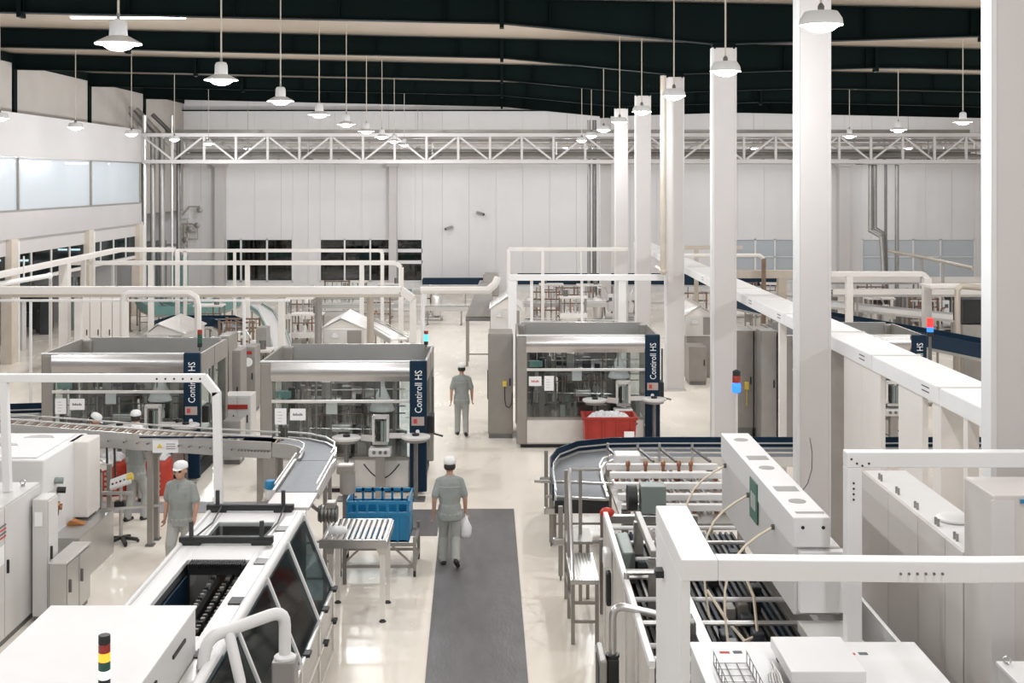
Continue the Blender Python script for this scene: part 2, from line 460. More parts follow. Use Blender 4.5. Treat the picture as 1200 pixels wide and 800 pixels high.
# upper wall above the parapet, panels between the dark frame posts
for a, b in ((36.2,43.75), (44.25,51.75), (52.25,59.75), (60.25,67.4)):
    build(MB().box(MX-1.15, MX-1.02, a, b, 4.5 if a > 59 else 8.40, roof_top(-17)-.32), 'upper_panel', 'wall_shaded', mz)
for Y in (36, 44, 52, 60):
    build(MB().box(MX-1.3, MX-.98, Y-.16, Y+.16, 8.46, roof_top(-17)), 'frame_post', 'beam_dark', mz)
build(MB().box(MX-1.3, MX-1.0, M0, BACK_Y, roof_top(-17)-.33, roof_top(-17)-.02), 'eave_beam', 'beam_dark', mz)
build(MB().box(LEFT_X, MX-1.16, 56.0, 56.15, 0, 10.6), 'end_wall', 'wall', mz)
# pillars and the transom glazing on the ground floor
PY = [34.0, 41.3, 49.0, 55.8]
for Y in PY:
    build(MB().box(MX-.28, MX+.08, Y-.3, Y+.3, 0, 4.18), 'pillar', 'concrete_tan', mz)
    build(MB().box(MX+.08, MX+.12, Y+.2, Y+.3, 0, 4.1), 'pillar_trim', 'white', mz)
for a, b in zip(PY[:-1], PY[1:]):
    build(MB().box(MX-.2, MX-.1, a+.3, b-.3, 2.62, 2.74), 'transom_rail', 'white_warm', mz)
    for k in (1, 2, 3):
        Y = a + (b-a)*k/4
        build(MB().box(MX-.2, MX-.1, Y-.04, Y+.04, 0 if k == 2 else 2.7, 3.64), 'post', 'white_warm', mz)
    for k in range(4):
        p = a + (b-a)*k/4; q = a + (b-a)*(k+1)/4
        build(MB().box(MX-.16, MX-.14, p+.05, q-.05, 2.76, 3.62), 'pane', 'glass_teal', mz)
# things seen dimly inside the ground-floor rooms
rn = random.Random(21)
for i in range(34):
    Y = 34.5 + i*.63; X = rn.uniform(-20.5, -17.6); h = rn.choice((.6,.9,1.3,1.8,2.2)); w = rn.uniform(.15,.45)
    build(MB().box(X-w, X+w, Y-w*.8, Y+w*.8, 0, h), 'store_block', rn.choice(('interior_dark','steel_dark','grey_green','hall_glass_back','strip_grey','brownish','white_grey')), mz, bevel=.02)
    if i % 3 == 0: build(MB().tube([(X, Y-1.2, 3.25+.12*(i%4)), (X, Y+1.3, 3.25+.12*(i%4))], .08, 8), 'duct', ('brownish','pipe_grey')[i%2], mz)
    if i % 4 == 1: build(MB().box(X-.04, X+.04, Y-.04, Y+.04, 0, 3.2), 'rack_post', ('steel_dark','pipe_tan')[i%2], mz)
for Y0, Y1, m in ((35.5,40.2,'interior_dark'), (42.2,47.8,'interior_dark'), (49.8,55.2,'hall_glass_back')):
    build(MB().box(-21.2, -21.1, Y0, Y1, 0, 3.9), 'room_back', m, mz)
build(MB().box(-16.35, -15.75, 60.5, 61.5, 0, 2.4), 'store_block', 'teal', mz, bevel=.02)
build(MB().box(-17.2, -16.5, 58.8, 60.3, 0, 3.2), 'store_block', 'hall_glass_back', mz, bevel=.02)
for Y in (38.2, 45.5, 52.5):
    build(MB().box(-19.6, -17.6, Y-.06, Y+.06, 3.15, 3.22), 'tube_light', 'tube_on', mz)

# ---- pipe bridge: two lattice girders across the hall, pipes between them
def lattice(Y, label, mt='column'):
    r = thing('lattice_girder', label, 'girder', (0, Y, 7.0))
    x0, x1 = wx(165, 56.5), 23.0
    build(MB().box(x0, x1, Y-.07, Y+.07, 6.93, 7.10), 'bottom_chord', mt, r, bevel=.008)
    build(MB().box(x0, x1, Y-.07, Y+.07, 8.16, 8.33), 'top_chord', mt, r, bevel=.008)
    step = 37.2*56.5/FPX; n = int((x1-x0)/step)
    for k in range(n+1):
        X = x0 + k*step + (.07 if k == 0 else 0)
        build(MB().box(X-.055, X+.055, Y-.05, Y+.05, 7.10, 8.16), 'upright', mt, r)
        if k < n:
            a, b = ((X+.1, 8.12), (X+step-.1, 7.12)) if k % 2 == 0 else ((X+.1, 7.12), (X+step-.1, 8.12))
            build(MB().bar((a[0], Y, a[1]), (b[0], Y, b[1]), .07, .085), 'diagonal', mt, r)
    return r
lattice(56.5, 'white lattice girder of the pipe bridge facing the hall')
lattice(59.2, 'white lattice girder of the pipe bridge facing the end wall')
for i, (Y, z, rr, mt) in enumerate([(57.2,7.25,.10,'pipe_grey'),(57.6,7.55,.07,'steel'),(58.0,7.30,.12,'pipe_grey'),(58.4,7.85,.08,'steel_light'),(58.8,7.45,.10,'steel_dark'),(57.4,8.02,.06,'pipe_grey')]):
    solo(MB().cyl((-15.0, Y, z), (22.5, Y, z), rr, n=8), 'pipe', mt, ['thick grey pipe lying low in the pipe bridge','thin steel pipe at mid height in the pipe bridge','widest grey pipe in the pipe bridge','bright steel pipe high in the pipe bridge','dark pipe by the rear girder of the pipe bridge','thin grey pipe under the top chord of the pipe bridge'][i], 'pipe', 'pipes in the pipe bridge', True)
for i, X in enumerate([-14.9+k*5.82 for k in range(7)]):
    sb = MB().box(X-.07, X+.07, 56.57, 59.13, 6.98, 7.1)
    for (pY, pz_) in ((57.2,7.15),(57.6,7.48),(58.0,7.18),(58.4,7.77),(58.8,7.35),(57.4,7.96)): sb.box(X-.03, X+.03, pY-.03, pY+.03, 7.1, pz_)
    solo(sb, 'pipe_support', 'pipe_grey', 'cross bearer carrying the pipes of the pipe bridge', 'bearer', 'pipe bridge bearers')
solo(MB().box(wx(1012,57.8), wx(1058,57.8), 56.58, 59.12, 6.9, 6.98), 'pipe_hanger', 'pipe_grey', 'cross plate from which the elbowed pipes hang', 'bracket')
solo(MB().box(-16.4, 22.8, 59.6, 60.2 - .5, 8.42, 8.62), 'cable_duct', 'steel_taupe', 'long grey duct running just above the pipe bridge', 'duct')
# ================================================================== LAMPS
def lamp_proto(kind):
    r = thing('high_bay_lamp', '', 'lamp', (0,0,0))
    if kind == 'cone':      # finned housing over a wide shallow reflector
        build(MB().lathe([(.085,.02),(.10,.05),(.095,.20),(.075,.24),(.03,.25)], n=16), 'housing', 'lamp_white', r, True)
        build(MB().lathe([(.09,.06),(.12,.055),(.25,-.015),(.255,-.03),(.24,-.03),(.12,.03),(.09,.03)], n=24), 'reflector', 'lamp_white', r, True)
        build(MB().lathe([(.001,-.02),(.165,-.02),(.16,-.05),(.12,-.08),(.06,-.098),(.001,-.10)], n=20), 'lens', 'lens_on', r, True)
        build(MB().tube([(0,0,.25),(0,0,.31)], .02, 6), 'hook', 'steel_dark', r)
    else:                   # flat bowl
        build(MB().lathe([(.05,.12),(.17,.11),(.215,.04),(.225,-.03),(.205,-.03),(.16,.02),(.05,.02)], n=20), 'reflector', 'lamp_white', r, True)
        build(MB().lathe([(.001,-.01),(.175,-.01),(.165,-.05),(.12,-.08),(.06,-.098),(.001,-.10)], n=20), 'lens', 'lens_on', r, True)
        build(MB().lathe([(.035,.12),(.035,.17),(.015,.20)], n=10), 'hook', 'steel_dark', r, True)
    rod = build(MB().cyl((0,0,0), (0,0,1), .013, n=6), 'suspension_rod', 'pipe_tan', r)
    ld = bpy.data.lights.new('high_bay_light', 'POINT'); ld.shadow_soft_size = .12; ld.energy = LAMP_W; ld.color = LAMP_COL
    lo = bpy.data.objects.new('high_bay_light', ld); COL.objects.link(lo); lo.parent = r; lo.location = (0,0,-.24)
    return r
def set_rod(r, X, z, kind):
    top = roof_top(X) + .015 - z
    for c in r.children:
        if c.name.startswith('suspension_rod'):
            b = .25 if kind == 'cone' else .15
            c.location.z = b; c.scale.z = top - b
rows = [
 ('cone', -4.23, 7.72, [13.5 + k*4.95 for k in range(-2, 10)], 'high-bay lamp in the row that hangs above the labelling machines', 'lamps above the labelling machines'),
 ('bowl', 3.3, 7.82, [12.65 + k*5.4 for k in range(-2, 9)], 'high-bay lamp in the row that hangs along the white columns', 'lamps along the columns'),
 ('bowl', -12.8, 7.78, [31.2 + k*5.55 for k in range(-5, 7)], 'high-bay lamp in the row that hangs along the glazed mezzanine', 'lamps along the mezzanine'),
 ('cone', 12.7, 7.80, [33.7 + k*5.5 for k in range(-5, 6)], 'high-bay lamp in the row beyond the white columns', 'lamps beyond the columns'),
 ('cone', 20.5, 7.80, [34.0 + k*7.3 for k in range(-3, 5)], 'high-bay lamp in the row furthest from the mezzanine', 'lamps of the outer row'),
]
for kind, X, z, Ys, lab, grp in rows:
    proto = lamp_proto(kind)
    for i, Y in enumerate(Ys):
        for fy in FRAMES + [4]:
            if abs(Y-fy) < .32: Y = fy + .36
        if 55.2 < Y < 61.2: Y = 61.7
        elif Y >= 61.2: continue
        r = proto if i == 0 else copy_tree(proto)
        r.location = (X, Y, z); r['label'] = lab; r['group'] = grp
        set_rod(r, X, z, kind)
# fluorescent batten under the roof
for i, (x0, x1, y, Y) in enumerate([(82, 219, 20, 31.5), (935, 1000, 62, 0)]):
    if Y == 0: continue
    a, b = wx(x0, Y), wx(x1, Y); z = wz(y+1, Y)
    r = thing('batten_light', 'long fluorescent batten fixed under the cream roof', 'lamp', ((a+b)/2, Y, z))
    build(MB().box(a, b, Y-.06, Y+.06, z+.02, roof_top(b)+.01), 'housing', 'white', r)
    build(MB().cyl((a+.03, Y, z), (b-.03, Y, z), .022, n=8), 'tube', 'tube_on', r)

# ================================================================== VERTICAL PIPES
def pipe(pts, r, mt, label, group=None, name='pipe', n=10):
    o = thing(name, label, 'pipe', Vector(pts[-1]), group)
    build(MB().tube(pts, r, n), 'pipe_run', mt, o, True)
    for i in range(1, len(pts)-1):
        build(MB().sphere(pts[i], r*1.22, 10, 6), 'elbow', mt, o, True)
    return o
pipe([(4.68, 35.45, 9.2), (4.68, 35.45, wz(318, 35.45)), (4.68, 36.84, wz(318, 35.45))], .088, 'pipe_tan', 'tall tan pipe clamped to a white column')
pipe([(wx(692,58.9),59.95,9.1), (wx(692,58.9),59.95,0)], .085, 'pipe_grey', 'slim grey downpipe before the end wall', None)
pipe([(wx(698.5,58.9),59.95,9.1), (wx(698.5,58.9),59.95,0)], .10, 'steel_dark', 'dark grey downpipe beside the slim one at the end wall')
# bundle at the mezzanine end
for i, (x, w, mt) in enumerate([(173,5,'steel_light'),(181,6,'pipe_grey'),(190,7,'pipe_grey'),(200,3,'steel_light'),(206,5,'steel_dark')]):
    Y = 57.8
    X = wx(x, Y)
    Y += .25*(i-2)
    pts = [(X-1.25, Y, wz(122+3*i, Y)), (X, Y, wz(158+1.5*i, Y)), (X, Y, 0)] if i in (1,2,4) else [(X, Y, wz(135,Y)), (X, Y, 0)]
    pipe(pts, w*Y/FPX/2, mt, ['bright thin riser at the mezzanine corner','grey riser bending under the roof by the mezzanine corner','thickest grey riser by the mezzanine corner','thin bright riser between two thick ones','dark riser outermost of the mezzanine corner bundle'][i], 'risers by the mezzanine corner')
solo(MB().box(wx(165,57.5), wx(212,57.5), 58.5, 58.62, 3.0, 3.12), 'pipe_bracket', 'pipe_grey', 'steel bracket that carries the riser bundle', 'bracket')
solo(MB().box(wx(164,57.3), wx(171,57.3), 56.75, 57.0, wz(289,57.3), wz(259,57.3)), 'junction_box', 'steel_light', 'upright grey box beside the riser bundle', 'box', bevel=.02)
# pipe group at the far right
Y = 58.2
pipe([(wx(1020,Y),Y,6.89),(wx(1020,Y),Y,wz(270,Y)),(wx(1030,Y),Y-.4,wz(277,Y)),(wx(1034,Y),Y-.4,0)], .10, 'pipe_grey', 'grey pipe with an elbow beside a white pilaster')
pipe([(wx(1027,Y),Y+.3,6.89),(wx(1027,Y),Y+.3,wz(268,Y)),(wx(1038,Y),Y+.2,wz(275,Y)),(wx(1041,Y),Y+.2,0)], .115, 'pipe_grey', 'thick grey pipe with an elbow behind the first one')
pipe([(wx(1037,Y),Y-.12,6.89),(wx(1037,Y),Y-.12,0)], .065, 'steel_dark', 'thin dark drop pipe before the end wall')
pipe([(wx(1051,Y),Y,6.89),(wx(1051,Y),Y,0)], .095, 'pipe_grey', 'straight grey pipe apart from the elbowed ones')
# wall fittings
def wall_camera(x, y, rz, label):
    p = at(x, y, 67.2)
    r = thing('security_camera', label, 'camera', p)
    build(MB().box(p.x-.05, p.x+.05, 67.3, 67.5, p.z-.05, p.z+.05), 'bracket', 'white_grey', r)
    d = Vector((math.cos(rz), -.5, -.25)).normalized()
    q = Vector((p.x, 67.3, p.z))
    build(MB().bar(q, q + d*.42, .15, .15), 'body', 'pipe_grey', r)
    build(MB().cyl(q + d*.42, q + d*.47, .05, n=10), 'lens', 'black', r)
wall_camera(530, 266, 2.6, 'small grey security camera, lower of two on the end wall')
wall_camera(559, 249, .4, 'small grey security camera, upper of two on the end wall')
r = thing('valve_set', 'pipework with valves on the end wall by the riser bundle', 'valve', at(226, 270, 66.9))
for pts in ([(214,252),(222,242),(234,242)], [(212,262),(226,262),(232,268),(232,280),(218,280)], [(214,272),(230,272)], [(220,258),(220,290)], [(216,300),(216,262)]):
    build(MB().tube([at(x, y, 67.1) for x, y in pts], .045, 6), 'pipe', 'pipe_tan', r, True)
for x, y in ((234,246),(231,264),(222,268),(217,281)):
    build(MB().lathe([(.05,-.12),(.16,-.09),(.16,.0),(.05,.02)], at(x, y, 67.0), 12, 'y'), 'valve', 'pipe_grey', r, True)
build(MB().box(wx(208,67.3), wx(221,67.3), 67.3, 67.49, wz(256,67.3), wz(196,67.3)), 'panel', 'white', r)

# ================================================================== OVERHEAD CABLE TRAYS AND PORTAL FRAMES
def portal(name, label, pts, sec, posts, mt='white_warm', post_w=None, group=None, feet=True, hang=()):
    'a box beam along pts (world) plus posts given as (point on the beam, lower end)'
    r = thing(name, label, 'frame', Vector((pts[0][0], pts[0][1], 0)), group)
    for i, (p, q) in enumerate(zip(pts[:-1], pts[1:])):
        build(MB().bar(p, q, sec[0], sec[1]), 'beam', mt, r, bevel=.01)
    for (p, z0, w) in posts:
        p = Vector(p)
        build(MB().box(p.x-w/2, p.x+w/2, p.y-w/2, p.y+w/2, z0, p.z), 'post', mt, r, bevel=.008)
        if z0 < .05: build(MB().box(p.x-w, p.x+w, p.y-w, p.y+w, 0, .015), 'foot_plate', mt, r)
    return r
# T1: the thick tray across behind the labellers
Y = 32.0; z = wz(340, Y)
T1 = portal('cable_tray', 'thick white cable tray on posts crossing behind two labelling machines',
    [(wx(-30,Y),Y,z), (wx(470,Y),Y,z), (wx(484,Y),Y,z-.22)], (.26, .2), [((wx(330,Y),Y,z-.09), 0, .16), ((wx(484,Y),Y,z-.2), 0, .17), ((wx(92,Y),Y,z-.08), 0, .17)])
build(MB().box(wx(-30,Y), wx(470,Y), Y-.15, Y+.15, z-.17, z-.10), 'tray_bottom', 'pipe_tan', T1)
Y = 31.0; z = wz(352, Y)
portal('conduit_rail', 'thin white conduit rail running under the thick tray', [(wx(-30,Y),Y,z), (wx(340,Y),Y,z)], (.06,.06), [((wx(36,Y),Y,z),0,.06),((wx(286,Y),Y,z),0,.07)], 'white')
Y = 30.2
r = thing('conduit_loop', 'rounded white conduit loop standing before the thick tray', 'conduit', (wx(190,Y),Y,0))
za = wz(344,Y)
build(MB().tube([(wx(144,Y),Y,0),(wx(144,Y),Y,za-.2),(wx(146,Y),Y,za-.06),(wx(151,Y),Y,za),(wx(222,Y),Y,za),(wx(230,Y),Y,za-.1),(wx(232,Y),Y,za-.3),(wx(232,Y),Y,0)], .085, 8), 'conduit', 'white_warm', r, True)
Y = 33.2; z = wz(341,Y)
r = thing('conduit_loop', 'grey bent conduit dropping beside the gabled washer hood', 'conduit', (wx(375,Y),Y,0))
build(MB().tube([(wx(470,Y),Y,z),(wx(380,Y),Y,z),(wx(375,Y),Y,z-.12),(wx(373,Y),Y,z-.35),(wx(373,Y),Y,0)], .10, 8), 'conduit', 'pipe_grey', r, True)
build(MB().cyl((wx(434,Y),Y,z),(wx(434,Y),Y,0), .095, n=8), 'post', 'pipe_tan', r, True)
Y = 32.1; z = wz(340,Y)
r = thing('conduit_pipe', 'pale pipe running on from the thick tray to the grey hopper', 'pipe', (wx(520,Y),Y,z))
build(MB().tube([(wx(493,Y),Y,z),(wx(572,Y),Y,z),(wx(580,Y),Y+.1,z+.15),(wx(583,Y),Y+.2,z+.3)], .10, 8), 'pipe_run', 'white_warm', r, True)
for x in (489.5,):
    build(MB().cyl((wx(x+6,Y),Y,z),(wx(x+6,Y),Y,0), .055, n=8), 'post', 'white', r, True)
# T3 and T4
Y = 42.0; z = wz(308, Y)
portal('cable_tray', 'slim white tray on bent posts in front of the long low window', [(wx(70,Y),Y,z),(wx(464,Y),Y,z),(wx(470,Y),Y,z-.15)], (.16,.14), [((wx(177,Y),Y,z),0,.17),((wx(290,Y),Y,z),0,.15),((wx(424,Y),Y,z),0,.15),((wx(470,Y),Y,z-.15),0,.17)])
Y = 44.8; z = wz(292.5, Y)
T4 = portal('cable_tray', 'high white tray turning the corner towards the mezzanine pillars', [(wx(-20,33.4),33.4,wz(326,33.4)),(wx(140,Y),Y,z),(wx(205,Y),Y,z)], (.24,.16), [((wx(208,Y),Y,z),0,.14),((wx(76,39.5),39.5,wz(304,39.5)),0,.30),((wx(98,41.6),41.6,wz(299,41.6)),0,.14)])
portal('cable_tray', 'thin white tray at the same height before the two window groups', [(wx(206,46),46,wz(293.5,46)),(wx(445,46),46,wz(293.5,46)),(wx(449,46),46,wz(297,46))], (.12,.12), [((wx(217,46),46,wz(294,46)),0,.12),((wx(448,46),46,wz(297,46)),0,.13),((wx(275,46),46,wz(294,46)),0,.10)])
r = thing('sprinkler_boom', 'white tube boom sticking out level beside the tan pillar', 'pipe', at(0, 334, 36))
build(MB().tube([at(-20, 336, 34), at(57, 323, 36.5)], .075, 8), 'boom', 'white', r, True)
build(MB().sphere(at(58, 323, 36.5), .10, 10, 6), 'end_cap', 'white', r, True)
build(MB().tube([at(28, 330, 35.5), at(28, 300, 35.5)], .025, 6), 'hanger', 'steel_light', r)
# T5: tray on the far side of the gangway joining the long tray
Y = 37.0; z = wz(325, Y)
portal('cable_tray', 'white tray with ledge crossing behind the red-bin labelling machine', [(wx(597,Y),Y,z),(wx(796,Y),Y,z)], (.30,.17), [((wx(600.5,Y),Y,z-.06),0,.25),((wx(729,Y),Y,z-.06),0,.22),((wx(623,Y),Y,z-.06),0,.09),((wx(682,Y),Y,z-.06),0,.07)], 'white')
Y = 50.0; z = wz(292, Y)
portal('cable_tray', 'thin tan-white frame before the end wall near the downpipes', [(wx(596,Y),Y,z),(wx(736,Y),Y,z)], (.15,.15), [((wx(596,Y),Y,z),0,.14),((wx(636,Y),Y,z),0,.13),((wx(681,Y),Y,z),0,.06)], 'white_warm')
Y = 40.0; z = wz(299, Y)
r = thing('conduit_pipe', 'level pipe with a brown drop leg beyond the white columns', 'pipe', (wx(820,Y),Y,z))
build(MB().tube([(wx(786,Y),Y,z),(wx(890,Y),Y,z),(wx(895,Y),Y,z-.12)], .06, 8), 'pipe_run', 'white_warm', r, True)
build(MB().cyl((wx(895,Y),Y,z-.1),(wx(895,Y),Y,0), .075, n=8), 'drop_leg', 'brownish', r, True)
Y = 44.0; z = wz(290, Y)
portal('cable_tray', 'tan tray far behind the middle white columns', [(wx(800,Y),Y,z),(wx(870,Y),Y,z)], (.15,.13), [((wx(816,Y),Y,z),0,.14)], 'pipe_tan')
Y = 40.5; z = wz(321, Y)
portal('cable_tray', 'tan tray carried on one stout post beyond the columns', [(wx(862,Y),Y,z),(wx(933,Y),Y,z)], (.3,.26), [((wx(916,Y),Y,z),0,.28)], 'pipe_tan')
Y = 37.8; z = wz(321, Y)
portal('portal_frame', 'white portal frame straddling the navy guarded conveyor', [(wx(966,Y),Y,z),(wx(1081,Y),Y,z),(wx(1086,Y),Y,z-.14)], (.18,.16), [((wx(995,Y),Y,z),0,.20),((wx(1086,Y),Y,z-.12),0,.24)], 'white_warm')

# long box tray beside the columns
XL, XR = 5.5, 6.22
zt = CAMH - .476*XL; zb = zt - .225
r = thing('long_cable_tray', 'long white box tray running beside the row of columns', 'cable tray', (XL, 30, 0))
ys = [12.6, 15.4, 18.2, 21.0, 23.8, 26.6, 29.4, 33.0, 36.6, 41, 46, 51]
for a, b in zip(ys[:-1], ys[1:]):
    build(MB().box(XL, XR, a+.006, b-.006, zb, zt), 'tray_section', 'white', r, bevel=.012)
    for k in (.12, .18):
        build(MB().box(XL-.006, XL, a+.35, a+.62, zb+k-.03, zb+k-.018), 'slot', 'black', r)
for a in ys[1:-1]:
    build(MB().box(XL-.01, XR+.01, a-.04, a+.04, zt-.004, zt+.008), 'joint_cover', 'white_warm', r)
for (Y, w) in ((14.5,.14), (15.38,.3), (24.3,.14), (31.5,.14), (39,.14), (47,.14)):
    build(MB().box(XL+.02, XL+.02+w, Y, Y+w, 0, zb), 'post', 'white_warm', r, bevel=.006)
for (Y0, Y1) in ((17.85, 18.75), (18.77, 19.75), (16.06, 17.03)):
    build(MB().box(XL+.02, XL+.10, Y0, Y1, 0, zb), 'riser_duct', 'white_warm', r, bevel=.01)
build(MB().box(XL+.05, XL+.3, 20.6, 20.95, .0, zb), 'riser_duct', 'pipe_grey', r, bevel=.01)
# ================================================================== HELPERS FOR MACHINES
def text_mesh(name, s, size, fn, extrude=.002):
    'lettering as a flat mesh; fn maps (u, v, d) of the letter plane to a point'
    cu = bpy.data.curves.new(name, 'FONT'); cu.body = s; cu.size = size; cu.extrude = extrude; cu.resolution_u = 2
    ob = bpy.data.objects.new(name, cu); COL.objects.link(ob)
    dg = bpy.context.evaluated_depsgraph_get(); me = bpy.data.meshes.new_from_object(ob.evaluated_get(dg))
    mb = MB(); mb.v = [fn(v.co.x, v.co.y, v.co.z) for v in me.vertices]; mb.f = [tuple(p.vertices) for p in me.polygons]
    bpy.data.objects.remove(ob); bpy.data.curves.remove(cu); bpy.data.meshes.remove(me)
    return mb
def stack_light(p, h, r, segs, label, pole=.3, group=None):
    'signal tower: segs from the top, (material, share)'
    o = thing('signal_tower', label, 'signal light', p, group)
    build(MB().cyl(p, (p[0],p[1],p[2]+pole), r*.45, n=8), 'pole', 'steel_dark', o, True)
    z = p[2] + pole + h; n = len(segs)
    for m in segs:
        hh = h/n
        build(MB().lathe([(r*.9,z-hh),(r,z-hh+.004),(r,z-.004),(r*.9,z)], (p[0],p[1],0), 14), {'black':'cap'}.get(m, 'lens'), m, o, True)
        z -= hh
    return o

# ================================================================== LABELLING MACHINES
def labeller():
    r = thing('labelling_machine', '', 'machine', (0,0,0))
    W, Dp, Hh = 1.65, 1.25, 2.6
    build(MB().box(-1.55, 1.55, -1.15, 1.15, 0, .09), 'plinth', 'black', r)
    build(MB().box(-1.62, 1.30, -1.22, 1.22, .09, .68), 'base_cabinet', 'steel', r, bevel=.015)
    build(MB().box(-1.60, .2, -1.235, -1.22, .13, .64), 'base_door', 'steel_light', r, bevel=.004)
    build(MB().box(.22, 1.28, -1.235, -1.22, .13, .64), 'base_door', 'steel_light', r, bevel=.004)
    for sx, sy in ((-1,-1), (-1,1), (1,1)):
        x0, x1 = (-W, -W+.25) if sx < 0 else (W-.2, W); y0, y1 = (-Dp, -Dp+.18) if sy < 0 else (Dp-.16, Dp)
        build(MB().box(x0, x1, y0, y1, .09, 2.58), 'corner_post', 'steel_taupe', r, bevel=.03)
    # hood band: the front one bulges gently and ends in a lip
    fr = [(-Dp+.0,2.21)] + [(-Dp-.05*math.sin(math.pi*k/10), 2.22+.35*k/10) for k in range(1,10)] + [(-Dp+.0,2.585),(-Dp+.05,2.585),(-Dp+.05,2.21)]
    build(MB().prism(fr, 'x', -W+.22, 1.31), 'hood_front', 'hood_steel', r, True)
    build(MB().box(-W, 1.31, -Dp-.015, -Dp+.07, 2.585, 2.615), 'hood_lip', 'white', r, bevel=.008)  # white colour paints the highlight along the hood's top edge
    build(MB().box(-W, -W+.05, -Dp+.16, Dp-.14, 2.2, 2.6), 'hood_side', 'steel_taupe', r)
    build(MB().box(W-.05, W, -Dp+.05, Dp-.14, 2.2, 2.6), 'hood_side', 'steel_taupe', r)
    build(MB().box(-W+.2, W-.15, Dp-.05, Dp, 2.2, 2.62), 'hood_back', 'steel', r)
    build(MB().box(W-.005, W+.004, -.05, -.02, 2.2, 2.6), 'hood_joint', 'steel_dark', r)
    # glazing
    for z0, z1 in ((.70, 1.79), (1.84, 2.21)):
        for x0, x1 in ((-1.40, -.05), (-.04, 1.30)):
            build(MB().box(x0, x1, -Dp+.01, -Dp+.022, z0, z1), 'window_pane', 'glass', r)
    build(MB().box(-1.42, 1.31, -Dp-.02, -Dp+.03, 1.785, 1.845), 'crossbar', 'steel_light', r, bevel=.008)
    build(MB().box(-1.42, 1.31, -Dp-.0, -Dp+.04, .67, .72), 'window_rail', 'steel_taupe', r)
    build(MB().box(.05, .17, -Dp-.02, -Dp, .70, .74), 'door_handle', 'black', r)
    for sx in (-1, 1):
        for y0, y1 in ((-1.05, 0), (.02, 1.08)):
            build(MB().box(sx*(W-.03)-.006, sx*(W-.03)+.006, y0, y1, .72, 2.2), 'side_pane', 'glass', r)
        build(MB().box(sx*(W-.04)-.03, sx*(W-.04)+.03, -.03, .05, .68, 2.2), 'side_post', 'steel_taupe', r)
    build(MB().box(-.2, .9, Dp-.04, Dp-.01, .68, 2.2), 'back_panel', 'steel_dark', r)
    build(MB().box(-1.4, -.8, Dp-.04, Dp-.01, .68, 2.2), 'back_panel', 'steel_dark', r)
    for x0, x1 in ((-.78, -.22), (.92, 1.45)):
        build(MB().box(x0, x1, Dp-.03, Dp-.02, .70, 2.2), 'back_pane', 'glass', r)
    # navy fascia with the vertical name
    bp = build(MB().box(1.31, W, -Dp-.09, -Dp+.04, .05, 2.63), 'fascia', 'navy', r, bevel=.025, label='tall navy fascia with white vertical lettering')
    tm = text_mesh('lettering', 'Contiroll HS', .205, lambda u, v, d: (1.555 - v, -Dp-.092-d, 1.60+u*.80))
    build(tm, 'lettering', 'paper', bp)
    sc = build(MB().box(1.35, 1.60, -Dp-.105, -Dp-.09, 1.36, 1.53), 'control_panel', 'screen', bp)
    build(MB().box(1.39, 1.46, -Dp-.11, -Dp-.105, 1.40, 1.49), 'dial', 'ink_red', bp)
    build(MB().cyl((1.47,-Dp-.09,1.24), (1.47,-Dp-.10,1.24), .04, n=10), 'emblem', 'paper', bp)
    # carousel inside
    build(MB().lathe([(.92,.68),(.95,.72),(.95,.88),(.90,.92),(.3,.92)], (-.35,.1,0), 28), 'carousel_table', 'steel_dark', r, True)
    build(MB().lathe([(.30,.9),(.28,1.4),(.34,1.45),(.34,2.0),(.2,2.12)], (-.35,.1,0), 18), 'carousel_column', 'steel_dark', r, True)
    build(MB().lathe([(.86,1.62),(.90,1.64),(.90,1.74),(.86,1.76),(.3,1.76),(.3,1.62)], (-.35,.1,0), 28), 'carousel_head', 'steel_dark', r, True)
    mb = MB(); mb.lathe([(.05,.92),(.055,.95),(.02,.96),(.02,.98)], n=8); mb.cyl((0,0,1.18),(0,0,1.64), .022, n=6); mb.lathe([(.035,1.18),(.045,1.24),(.03,1.32)], n=8)
    st = build(mb, 'bottle_station', 'steel', r, True)
    mb = MB(); mb.lathe([(.034,.97),(.036,1.0),(.036,1.10),(.014,1.16),(.014,1.19)], n=8); bt = build(mb, 'bottle', 'bottle', r, True)
    for k in range(18):
        a = 2*math.pi*k/18; L = (-.35+.82*math.cos(a), .1+.82*math.sin(a), 0)
        if k == 0: st.location = L; bt.location = L
        else: part_copy(st, L); part_copy(bt, L)
    rn = random.Random(3)
    for k in range(46):                                       # gear, motors and guide units around the carousel
        x = rn.uniform(-1.34, 1.18); y = rn.uniform(-1.1, -.75) if k % 3 else rn.uniform(.5, 1.05); h = rn.choice((.15,.2,.3,.35,.5,.7)); w = rn.uniform(.025, .10)
        z0 = .68 if k % 4 else rn.uniform(1.1, 1.7)
        build(MB().box(x-w, x+w, y-.06, y+.06, z0, min(z0+h, 2.15)), 'guide_unit', rn.choice(('steel_dark','black','black','steel_taupe','pipe_grey','grey_green','steel')), r, bevel=.012)
        if k % 2: build(MB().cyl((x, y, z0), (x, y, 2.19), .014, n=6), 'guide_post', rn.choice(('steel','steel_dark','brownish')), r, True)
    for k in range(5):
        z = 1.0 + .24*k; build(MB().cyl((-1.38,-.98+.03*k,z), (1.2,-.95,z+.05*(-1)**k), .013, n=6), 'cross_rod', ('steel_dark','steel','brownish')[k%3], r, True)
    for k, (x, z, w, h, m) in enumerate(((-.55,1.95,.16,.2,'black'), (.0,1.9,.10,.28,'black'), (-.1,1.2,.2,.16,'steel_light'), (.25,1.75,.06,.3,'black'), (-1.15,1.1,.16,.3,'steel_taupe'))):
        build(MB().box(x-w, x+w, -.85, -.65, z-h/2, z+h/2), 'drive_box', m, r, bevel=.02)
